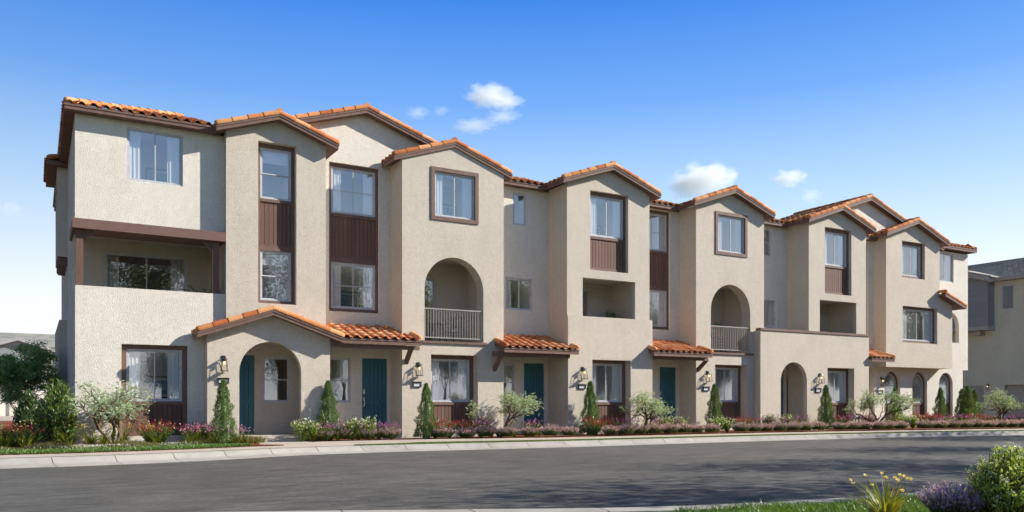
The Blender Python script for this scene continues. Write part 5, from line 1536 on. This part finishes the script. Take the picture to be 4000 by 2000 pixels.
def c2(rg):
    x = rg.choice([rg.gauss(1.1, 0.35), rg.gauss(2.0, 0.2), rg.gauss(3.35, 0.3), rg.gauss(0.4, 0.2)]); return x, kb(x) + 1.66 + rg.random() * 0.35, Z_BED + rg.uniform(0.04, 0.10), 1
scatter('ground_flowers', 1500, c2, 'white_flower', 0.022, 0.02, 5, 1.2, label='tiny white and lilac flowers among the left ground cover')
def mz(rg):
    x = rg.uniform(4.2, 6.0); return x, kb(x) + 0.55 + rg.random() * 1.4 * min(1, (6.1 - x)), Z_TOP + 0.05, 1
strip('mulch_bed', -16, 6.0, lambda x: kb(x) + 0.60, lambda x: kb(x) + 0.60 + 1.3 * min(1, (6.1 - x) / 0.9), Z_TOP + 0.04, 'mulch', 0.3)
def chips(rg):
    x = rg.uniform(-3, 6.0) if rg.random() < 0.5 else rg.uniform(4.6, 6.0); return x, kb(x) + 0.58 + rg.random() * (0.16 if x < 4.6 else 1.1 * min(1, (6.1 - x) / 0.9)), Z_TOP + 0.04, 1
scatter('wood_chips', 3500, chips, 'mulch', 0.03, 0.02, 6, 2.5, label='reddish bark chips along the edge of the left grass strip')
def chips2(rg):
    x = rg.uniform(7.0, 46); return x, kb(x) + wk(x) + 0.02 + rg.random() * 0.25, Z_BED - 0.002, 1
scatter('wood_chips', 3000, chips2, 'mulch', 0.018, 0.025, 7, 2.5, label='reddish bark chips in front of the lavender row')

# ------------------------------------------------------------------ foreground plants by the near kerb
FY = strap_plant(40, 1.0, 0.64, 'strap_yellow', 'cream_flower', 100, 13, 0.026, 0.042, 0.92)
plant('strap_plant', FY, (7.64, 5.40, Z_TOP - 0.02), 0.3, 'large yellow-green strap-leaved plant with pale yellow flowers in the foreground', 'flowering plant', None, 0.90)
FM = lavender(41, 0.52, 0.48, 260, 'mint_flower', 0.8, 0.75)
plant('catmint', FM, (8.60, 5.28, Z_TOP - 0.02), 0.3, 'lilac-flowered catmint clump between the yellow plant and the right-hand bush', 'flowering plant', None, 0.92)
plant('catmint', FM, (8.95, 5.25, Z_TOP - 0.02), 2.3, 'lilac-flowered catmint clump half hidden by the right-hand bush', 'flowering plant', None, 0.72)
FB = bushy(42, 1.08, 0.88, 'privet_leaf', 420, 0.065, 0.03, 0.8, 30, 'bark_brown', 'white_flower', 46, 0.018)
plant('white_flowering_bush', FB, (9.02, 4.88, Z_TOP - 0.02), 0.0, 'yellow-green bush with white flower heads in the lower right corner', 'bush', None, 0.90)

# ------------------------------------------------------------------ street trees beyond the frame (their shadows and reflections are in the photo)
TA = big_tree(51, 12.0, 3.4, 'street_leaf', 2.2, nleaf=85, ls=0.13, depth=6, cluster=0.45, r0=0.17)
TB = big_tree(52, 9.5, 3.0, 'street_leaf', 1.8, nleaf=85, ls=0.12, depth=6, cluster=0.42, r0=0.14)
G_ST = 'street trees along the near side of the road'
TS = big_tree(53, 11.0, 3.4, 'street_leaf', 3.0, nleaf=13, ls=0.19, depth=5, cluster=0.6, r0=0.13)
TC = big_tree(54, 5.2, 2.6, 'street_leaf', 0.5, nleaf=90, ls=0.10, depth=5, cluster=0.40, r0=0.08)
TT = big_tree(55, 12.5, 3.6, 'street_leaf', 2.6, nleaf=13, ls=0.15, depth=6, cluster=0.40, r0=0.20)
TALL = [(2.5, -12.5, 1.3), (8.2, -13.5, 1.35), (13.5, -12.0, 1.25), (19.5, -13.0, 1.3), (29.0, -10.0, 0.8)]
SHADE = [(21.0, 4.0, 0.95), (27.0, 6.6, 0.9), (34.0, 9.2, 0.85), (43.0, 13.0, 0.95), (56, 15, 1.0)]
BACK = [(-12 + 5.6 * i + (1.6 if i % 3 == 1 else 0), -10.5 - 3.2 * (i % 2) - (1.5 if i % 3 == 0 else 0), 0.9 + 0.07 * (i * 7 % 4)) for i in range(22) if not -1 < -12 + 5.6 * i < 21]
for k, (x, y, s) in enumerate(SHADE + BACK + TALL):
    plant('street_tree', TS if k < len(SHADE) else TT if (x, y, s) in TALL else TA if k % 3 else TB, (x, y, Z_TOP - 0.05), k * 1.3, 'leafy street tree beyond the near verge, outside the picture', 'tree', G_ST, s)

for i in range(16):
    plant('garden_tree', TC, (-8 + 8.3 * i, -8.2 - 2.4 * (i * 5 % 3), Z_TOP - 0.05), i * 2.1, 'low bushy garden tree across the road, outside the picture', 'tree', 'low trees across the road', 0.8 + 0.1 * (i % 4))

# ------------------------------------------------------------------ balcony furniture and pots
def pot_plant(x, y, z, mesh, label, s=1.0, pz=0.3):
    t = thing('potted_plant', label, 'potted plant', (x, y, z), 0, 'potted plants on the balconies')
    MB().tube([(0, 0, 0), (0, 0, pz)], [0.10, 0.15], 12).obj('pot', 'terracotta_pot', t, world=False)
    for m in mesh:
        o = from_me(m.name.split('.')[0], m, t); o.location = (0, 0, pz - 0.02); o.scale = (s, s, s)
PALM = strap_plant(60, 0.7, 0.6, 'fern_leaf', 'fern_leaf', 34, 2, 0.05, 0.02, 0.8)
def palm_mesh(seed):
    rg = random.Random(seed); lf = MB(); st = MB()
    for i in range(16):
        th = rg.uniform(0, 2 * PI); o = rg.uniform(0.2, 0.9); p = Vector((0, 0, 0)); d = Vector((math.cos(th) * o, math.sin(th) * o, 1.1)).normalized()
        pts = [p]
        for k in range(9):
            p = p + d * 0.075; d = (d + Vector((math.cos(th) * 0.08, math.sin(th) * 0.08, -0.13))).normalized(); pts.append(p)
            sd = Vector((-math.sin(th), math.cos(th), 0))
            if k > 1:
                for sg in (-1, 1):
                    for q in (0, 0.5): add_leaf(lf, pts[-2].lerp(p, q), sd * sg + d * 0.6 + Vector((0, 0, 0.15)), 0.15 * (1 - 0.05 * k), 0.02, rg)
        st.tube(pts, 0.006, 3, cap=False)
    return me_from(st, 'stems', ['fern_leaf']), me_from(lf, 'fronds', ['fern_leaf'])
FICUS = bushy(61, 0.55, 0.6, 'fern_leaf', 34, 0.09, 0.04, 0.9, 14)
pot_plant(4.30, 26.0, 3.15, palm_mesh(3), 'feathery palm in a tall pot at the right end of the corner balcony', 1.15, 0.85)
pot_plant(19.5, 25.8, 3.2, FICUS, 'leafy green plant in a tall pot in the square loggia', 1.0, 0.9)
def iron_chair(x, y, z, rz, label):
    t = thing('iron_chair', label, 'chair', (x, y, z), rz, 'black iron chairs on the first arched balcony')
    o = lambda mb, n, m='black_metal': mb.obj(n, m, t, world=False)
    o(MB().tube([(0, 0, 0.42), (0, 0, 0.44)], 0.2, 16), 'seat'); o(MB().tube([(0, 0, 0.442), (0, 0, 0.49)], [0.19, 0.18], 16), 'cushion', 'cushion')
    for sx in (-1, 1):
        o(MB().tube([(sx * 0.19, -0.19, 0), (sx * 0.16, -0.15, 0.42)], 0.011, 6), 'leg')
        o(MB().tube([(sx * 0.2, 0.2, 0), (sx * 0.17, 0.16, 0.42), (sx * 0.19, 0.22, 0.95)], 0.012, 6), 'leg')
    b = MB()
    b.tube([(-0.19, 0.22, 0.9), (-0.1, 0.23, 0.97), (0, 0.235, 0.93), (0.1, 0.23, 0.97), (0.19, 0.22, 0.9)], 0.009, 5)
    b.tube([(-0.18, 0.2, 0.6), (0.18, 0.2, 0.6)], 0.008, 5)
    for q in (-0.08, 0, 0.08): b.tube([(q, 0.2, 0.6), (q * 1.8, 0.22, 0.75), (q, 0.235, 0.94)], 0.006, 4)
    o(b, 'backrest')
    o(MB().tube([(0.2 * math.cos(a * PI / 8), 0.19 * math.sin(a * PI / 8), 0.3) for a in range(17)], 0.006, 4), 'scroll_ring')
iron_chair(12.72, 25.95, 3.08, -1.2, 'black iron chair with pale cushion right of the bistro table')
iron_chair(11.42, 25.98, 3.08, 1.5, 'black iron chair with pale cushion left of the bistro table, cut by the arch')
t = thing('bistro_table', 'round black iron table behind the railing of the first arched balcony', 'table', (12.05, 25.85, 3.08))
MB().tube([(0, 0, 0.66), (0, 0, 0.685)], 0.36, 22).obj('tabletop', 'black_metal', t, world=False)
for k in range(4):
    a = PI / 4 + k * PI / 2
    MB().tube([(0.28 * math.cos(a), 0.28 * math.sin(a), 0), (0.22 * math.cos(a), 0.22 * math.sin(a), 0.3), (0.27 * math.cos(a), 0.27 * math.sin(a), 0.66)], 0.012, 6).obj('leg', 'black_metal', t, world=False)
sc_ = MB()
for k in range(4):
    a = k * PI / 2
    for s_ in (0.1, 0.17): sc_.tube([(0.25 * math.cos(a + q * 0.2 - 0.6), 0.25 * math.sin(a + q * 0.2 - 0.6), 0.62 - s_ * math.sin(q * PI / 6)) for q in range(7)], 0.006, 4)
sc_.obj('scrollwork', 'black_metal', t, world=False)
# slatted seat with a plant on it behind the second arched balcony's railing
t = thing('slatted_stand', 'brown slatted stand behind the railing of the second arched balcony', 'plant stand', (25.35, 25.95, 3.08))
for sx in (-0.27, 0.27):
    for sy in (-0.2, 0.2): MB().box(sx - 0.02, sx + 0.02, sy - 0.02, sy + 0.02, 0, 0.72).obj('leg', 'brown_wood', t, world=False)
for k in range(5): MB().box(-0.27, 0.27, -0.225, -0.205, 0.12 + k * 0.12, 0.19 + k * 0.12).obj('slat', 'brown_wood', t, world=False)
MB().box(-0.3, 0.3, -0.24, 0.24, 0.72, 0.75).obj('top_board', 'brown_wood', t, world=False)
pot_plant(25.35, 25.95, 3.83, FICUS, 'leafy green plant on the slatted stand behind the second arched railing', 0.8, 0.22)

# ------------------------------------------------------------------ houses behind
def siding(parent, fr, a0, a1, zfun0, zfun1, n, pitch=0.2, mat='siding_grey'):
    """lap boards, one object each"""
    z = zfun0; i = 0
    while z < zfun1(a0, a1) - 0.02:
        mb = MB(); q = fr.p
        zt_ = min(z + pitch + 0.01, zfun1(a0, a1))
        mb.add([q(a0, z, n - 0.025), q(a1, z, n - 0.025), q(a1, zt_, n - 0.004), q(a0, zt_, n - 0.004), q(a0, z, n), q(a1, z, n), q(a1, zt_, n), q(a0, zt_, n)],
               [(0, 1, 2, 3), (4, 7, 6, 5), (0, 4, 5, 1), (1, 5, 6, 2), (2, 6, 7, 3), (3, 7, 4, 0)])
        mb.obj('siding_board', mat, parent)
        z += pitch
def garage_door(h, fr, a0, a1, z0, z1, n, mat, rows=4, cols=4):
    d = slab('garage_door', fr, rect(a0, a1, z0, z1), [], n + 0.05, n + 0.09, mat, h)
    dz = (z1 - z0) / rows; da = (a1 - a0) / cols
    for r in range(rows):
        for c in range(cols):
            slab('door_panel', fr, rect(a0 + c * da + 0.08, a0 + (c + 1) * da - 0.08, z0 + r * dz + 0.08, z0 + (r + 1) * dz - 0.08), [], n + 0.03, n + 0.0495, mat, d)
# right: grey-green building, its wall at X = 62.7 facing the road side
h = thing('grey_house', 'grey-green building with garages and a dark sided bay at the right edge', 'building', (66, 32, -0.3), 0)
XB = 62.7
slab('side_facade', LS, rect(20, 50, -0.5, 10.05), [rect(34.3 - 5, 34.3, -0.2, 2.27), rect(36.0, 40.5, -0.2, 2.25), rect(33.75, 34.7, 7.9, 9.75), rect(31.7, 33.1, 7.9, 9.75)], XB, XB + 0.25, 'stucco_grey', h)
slab('projecting_wall', LS, rect(20, 35.18, -0.5, 4.0), [rect(34.3 - 5, 34.3, -0.2, 2.27)], XB - 0.25, XB - 0.001, 'stucco_grey', h)
garage_door(h, LS, 29.301, 34.299, -0.2, 2.269, XB - 0.05, 'garage_paint', 4, 4)
garage_door(h, LS, 36.001, 40.499, -0.2, 2.249, XB + 0.05, 'garage_paint', 4, 4)
for a, b_ in ((33.75, 34.7), (31.7, 33.1)):
    win_frame(LS, h, a + 0.001, b_ - 0.001, 7.901, 9.749, XB + 0.03, 'fixed', 0.07)
    room(LS, h, a - 0.1, b_ + 0.1, 7.8, 9.85, XB + 0.26, 2.5, 'room_dark')
sb = box('sided_bay', XB - 0.84, XB - 0.001, 35.22, 41.0, 6.5, 10.35, 'siding_grey', h)
siding(sb, LS, 35.3, 41.0, 6.75, lambda a, b_: 10.4, XB - 0.842, 0.22)
siding(sb, FR, XB - 0.76, XB - 0.002, 6.75, lambda a, b_: 10.05, 35.218, 0.22)
box('corner_board', XB - 0.90, XB - 0.76, 35.16, 35.30, 6.5, 10.1, 'siding_grey', sb)
box('skirt_board', XB - 0.92, XB - 0.001, 35.14, 41.0, 6.42, 6.72, 'grey_trim', sb)
box('corbel', XB - 0.7, XB - 0.001, 35.9, 36.3, 6.05, 6.419, 'grey_trim', sb)
box('corbel', XB - 0.7, XB - 0.001, 38.7, 39.1, 6.05, 6.419, 'grey_trim', sb)
slab('gable_board', LS, [(34.9, 10.0), (38.1, 11.0), (41.3, 10.0), (41.3, 10.35), (38.1, 11.35), (34.9, 10.35)], [], XB - 1.25, XB - 0.3, 'grey_trim', h)
slab('gable_wall', LS, [(35.2, 10.0), (41.0, 10.0), (38.1, 11.1)], [], XB - 0.838, XB - 0.6, 'siding_grey', h)
slab('gable_roof', LS, [(34.7, 10.31), (38.1, 11.36), (41.5, 10.31), (41.5, 10.40), (38.1, 11.46), (34.7, 10.40)], [], XB - 1.3, XB + 3, 'grey_tile', h)
box('eave_board', XB - 0.5, XB - 0.02, 20, 35.0, 10.06, 10.3, 'grey_trim', h)
rt = MB(); rt.add([(XB - 0.5, 20, 10.25), (XB + 5.7, 20, 12.55), (XB + 5.7, 50, 12.55), (XB - 0.5, 50, 10.25)], [(0, 1, 2, 3)])
rt.add([(XB + 5.7, 20, 12.55), (XB + 12, 20, 10.2), (XB + 12, 50, 10.2), (XB + 5.7, 50, 12.55)], [(0, 1, 2, 3)])
rt = rt.obj('roof', 'grey_tile', h)
for i in range(17):
    t_ = i / 17; x = XB - 0.5 + 6.2 * t_; z = 10.25 + 2.3 * t_
    y = 28.0; n_ = 40
    mb = MB()
    for j in range(38):
        y0 = 28 + j * 0.42 + (0.21 if i % 2 else 0)
        mb.add([(x - 0.03, y0, z + 0.002), (x - 0.03, y0 + 0.40, z + 0.002), (x - 0.03, y0 + 0.40, z + 0.075), (x - 0.03, y0, z + 0.075), (x + 0.37, y0, z + 0.15), (x + 0.37, y0 + 0.40, z + 0.15)],
               [(0, 3, 2, 1), (3, 4, 5, 2)])
    o = mb.obj('tile_course', 'grey_tile', rt, fix=False); o['kind'] = 'stuff'
slab('front_facade', FR, rect(XB + 0.25, XB + 11.5, -0.5, 10.05), [], 20.0, 20.2, 'stucco_grey', h)
la = lantern(XB - 0.002, 35.65, 2.15, 'black lantern between the two grey garage doors'); la.rotation_euler = (0, 0, -PI / 2)
# left: pale two-storey house far behind
h = thing('pale_house', 'pale distant house with grey shingle roof and cream garages at the left edge', 'building', (-4, 112, -0.68), 0)
YB = 110.0
sc2 = YB / 60.0
slab('front_facade', FR, rect(-22, 12, -0.8, 7.3), [rect(-1.8, 2.6, 3.4, 5.2), rect(1.45, 2.4, 5.3, 6.7)] if False else [], YB, YB + 0.4, 'stucco_pale', h)
for i in range(5):
    a = -21.5 + i * 6.3
    garage_door(h, FR, a, a + 5.2, -0.66, 1.5, YB - 0.2, 'garage_cream', 4, 4)
for a, b_, c, d in ((-3.9, -2.9, 3.2, 4.8), (-1.9, -0.9, 3.2, 4.8), (-0.3, 0.7, 3.2, 4.8), (1.62, 2.3, 4.9, 6.9), (-6.8, -5.4, 5.2, 6.8)):
    win_frame(FR, h, a, b_, c, d, YB - 0.12, 'hung', 0.08)
    box('window_back', a, b_, YB - 0.04, YB - 0.002, c, d, 'siding_grey', h)
sb = box('sided_gable', -4.6, 1.25, YB - 0.8, YB - 0.001, 4.9, 7.1, 'siding_grey', h)
siding(sb, FR, -4.6, 1.25, 4.95, lambda a, b_: 7.2, YB - 0.802, 0.24)
slab('gable_top', FR, [(-4.6, 7.1), (1.25, 7.1), (-1.7, 8.0)], [], YB - 0.8, YB, 'siding_grey', sb)
slab('gable_board', FR, [(-5.3, 6.75), (-1.7, 7.95), (2.2, 6.65), (2.2, 6.95), (-1.7, 8.3), (-5.3, 7.1)], [], YB - 1.4, YB - 0.82, 'grey_trim', h)
rt = MB(); rt.add([(-23, YB - 0.8, 7.25), (13, YB - 0.8, 7.25), (13, YB + 5, 9.2), (-23, YB + 5, 9.2), (13, YB + 11, 7.2), (-23, YB + 11, 7.2)], [(0, 1, 2, 3), (3, 2, 4, 5)])
rt = rt.obj('roof', 'grey_shingle', h)
for i in range(14):
    t_ = i / 14; y = YB - 0.8 + 5.8 * t_; z = 7.25 + 1.95 * t_
    mb = MB()
    x = -9 - rnd.random()
    while x < 4:
        w_ = rnd.uniform(0.7, 1.3)
        mb.add([(x, y - 0.03, z + 0.01), (x + w_ - 0.012, y - 0.03, z + 0.01), (x + w_ - 0.012, y - 0.03, z + 0.06), (x, y - 0.03, z + 0.06), (x, y + 0.40, z + 0.17), (x + w_ - 0.012, y + 0.40, z + 0.17)], [(0, 1, 2, 3), (3, 2, 5, 4)])
        x += w_
    o = mb.obj('shingle_course', 'grey_shingle', rt, fix=False); o['kind'] = 'stuff'

# ------------------------------------------------------------------ clouds: real volumes far out
def cloud_mat():
    m, nt, out = new_mat('cloud_vapour')
    c = coords(nt)
    n1 = N(nt, 'ShaderNodeTexNoise', Scale=2.6, Detail=5.0, Roughness=0.62)
    nt.links.new(c, n1.inputs['Vector'])
    ln = N(nt, 'ShaderNodeVectorMath', operation='LENGTH'); nt.links.new(c, ln.inputs[0])
    # density = noise + (1 - r) falloff
    s1 = N(nt, 'ShaderNodeMath', operation='MULTIPLY_ADD'); nt.links.new(ln.outputs['Value'], s1.inputs[0]); s1.inputs[1].default_value = -1.05; s1.inputs[2].default_value = 0.0
    s2 = N(nt, 'ShaderNodeMath', operation='ADD'); nt.links.new(s1.outputs[0], s2.inputs[0])
    nz = N(nt, 'ShaderNodeMath', operation='MULTIPLY'); nt.links.new(n1.outputs['Fac'], nz.inputs[0]); nz.inputs[1].default_value = 1.35
    nt.links.new(nz.outputs[0], s2.inputs[1])
    s3 = N(nt, 'ShaderNodeMath', operation='MULTIPLY'); nt.links.new(s2.outputs[0], s3.inputs[0]); s3.inputs[1].default_value = 0.65; s3.use_clamp = True
    oi = nt.nodes.new('ShaderNodeObjectInfo')
    s4 = N(nt, 'ShaderNodeMath', operation='MULTIPLY'); nt.links.new(s3.outputs[0], s4.inputs[0])
    sep = nt.nodes.new('ShaderNodeSeparateColor'); nt.links.new(oi.outputs['Color'], sep.inputs[0]); nt.links.new(sep.outputs[0], s4.inputs[1])
    v = N(nt, 'ShaderNodeVolumePrincipled'); v.inputs['Color'].default_value = (0.99, 0.99, 1.0, 1); v.inputs['Anisotropy'].default_value = 0.0
    nt.links.new(s4.outputs[0], v.inputs['Density'])
    nt.links.new(v.outputs[0], out.inputs['Volume'])
    MAT['cloud_vapour'] = m
cloud_mat()
def cloud(u, v, w, hh, dens, seed):
    D = 1500.0
    Y = D; X = Y * rr(u); d = Y * (_C + _S * rr(u)); z = (1565 - v) / 3200 * d + CAM_Z
    W = w / 3200 * d; H = hh / 3200 * d
    bm = bmesh.new(); bmesh.ops.create_icosphere(bm, subdivisions=3, radius=1.0)
    me = bpy.data.meshes.new('cloud'); bm.to_mesh(me); bm.free()
    me.materials.append(MAT['cloud_vapour'])
    o = link(bpy.data.objects.new('cloud', me))
    o.location = (X, Y, z); o.scale = (W * 0.62, W * 0.5, H * 0.62); o.rotation_euler = (0, 0, R(-YAW) )
    o.color = (dens, 0, 0, 1)
    o['kind'] = 'structure'
CL = [(1905, 372, 235, 110, 0.13), (1975, 398, 180, 64, 0.11), (1958, 455, 190, 62, 0.05), (1845, 492, 230, 62, 0.06), (1630, 440, 125, 60, 0.05), (1722, 433, 80, 52, 0.05),
      (2755, 700, 290, 165, 0.12), (2680, 720, 190, 135, 0.11), (3080, 695, 170, 85, 0.10), (3165, 765, 110, 80, 0.04), (35, 815, 130, 90, 0.035), (0, 1200, 140, 70, 0.03)]
for i, c_ in enumerate(CL): cloud(*c_, i)
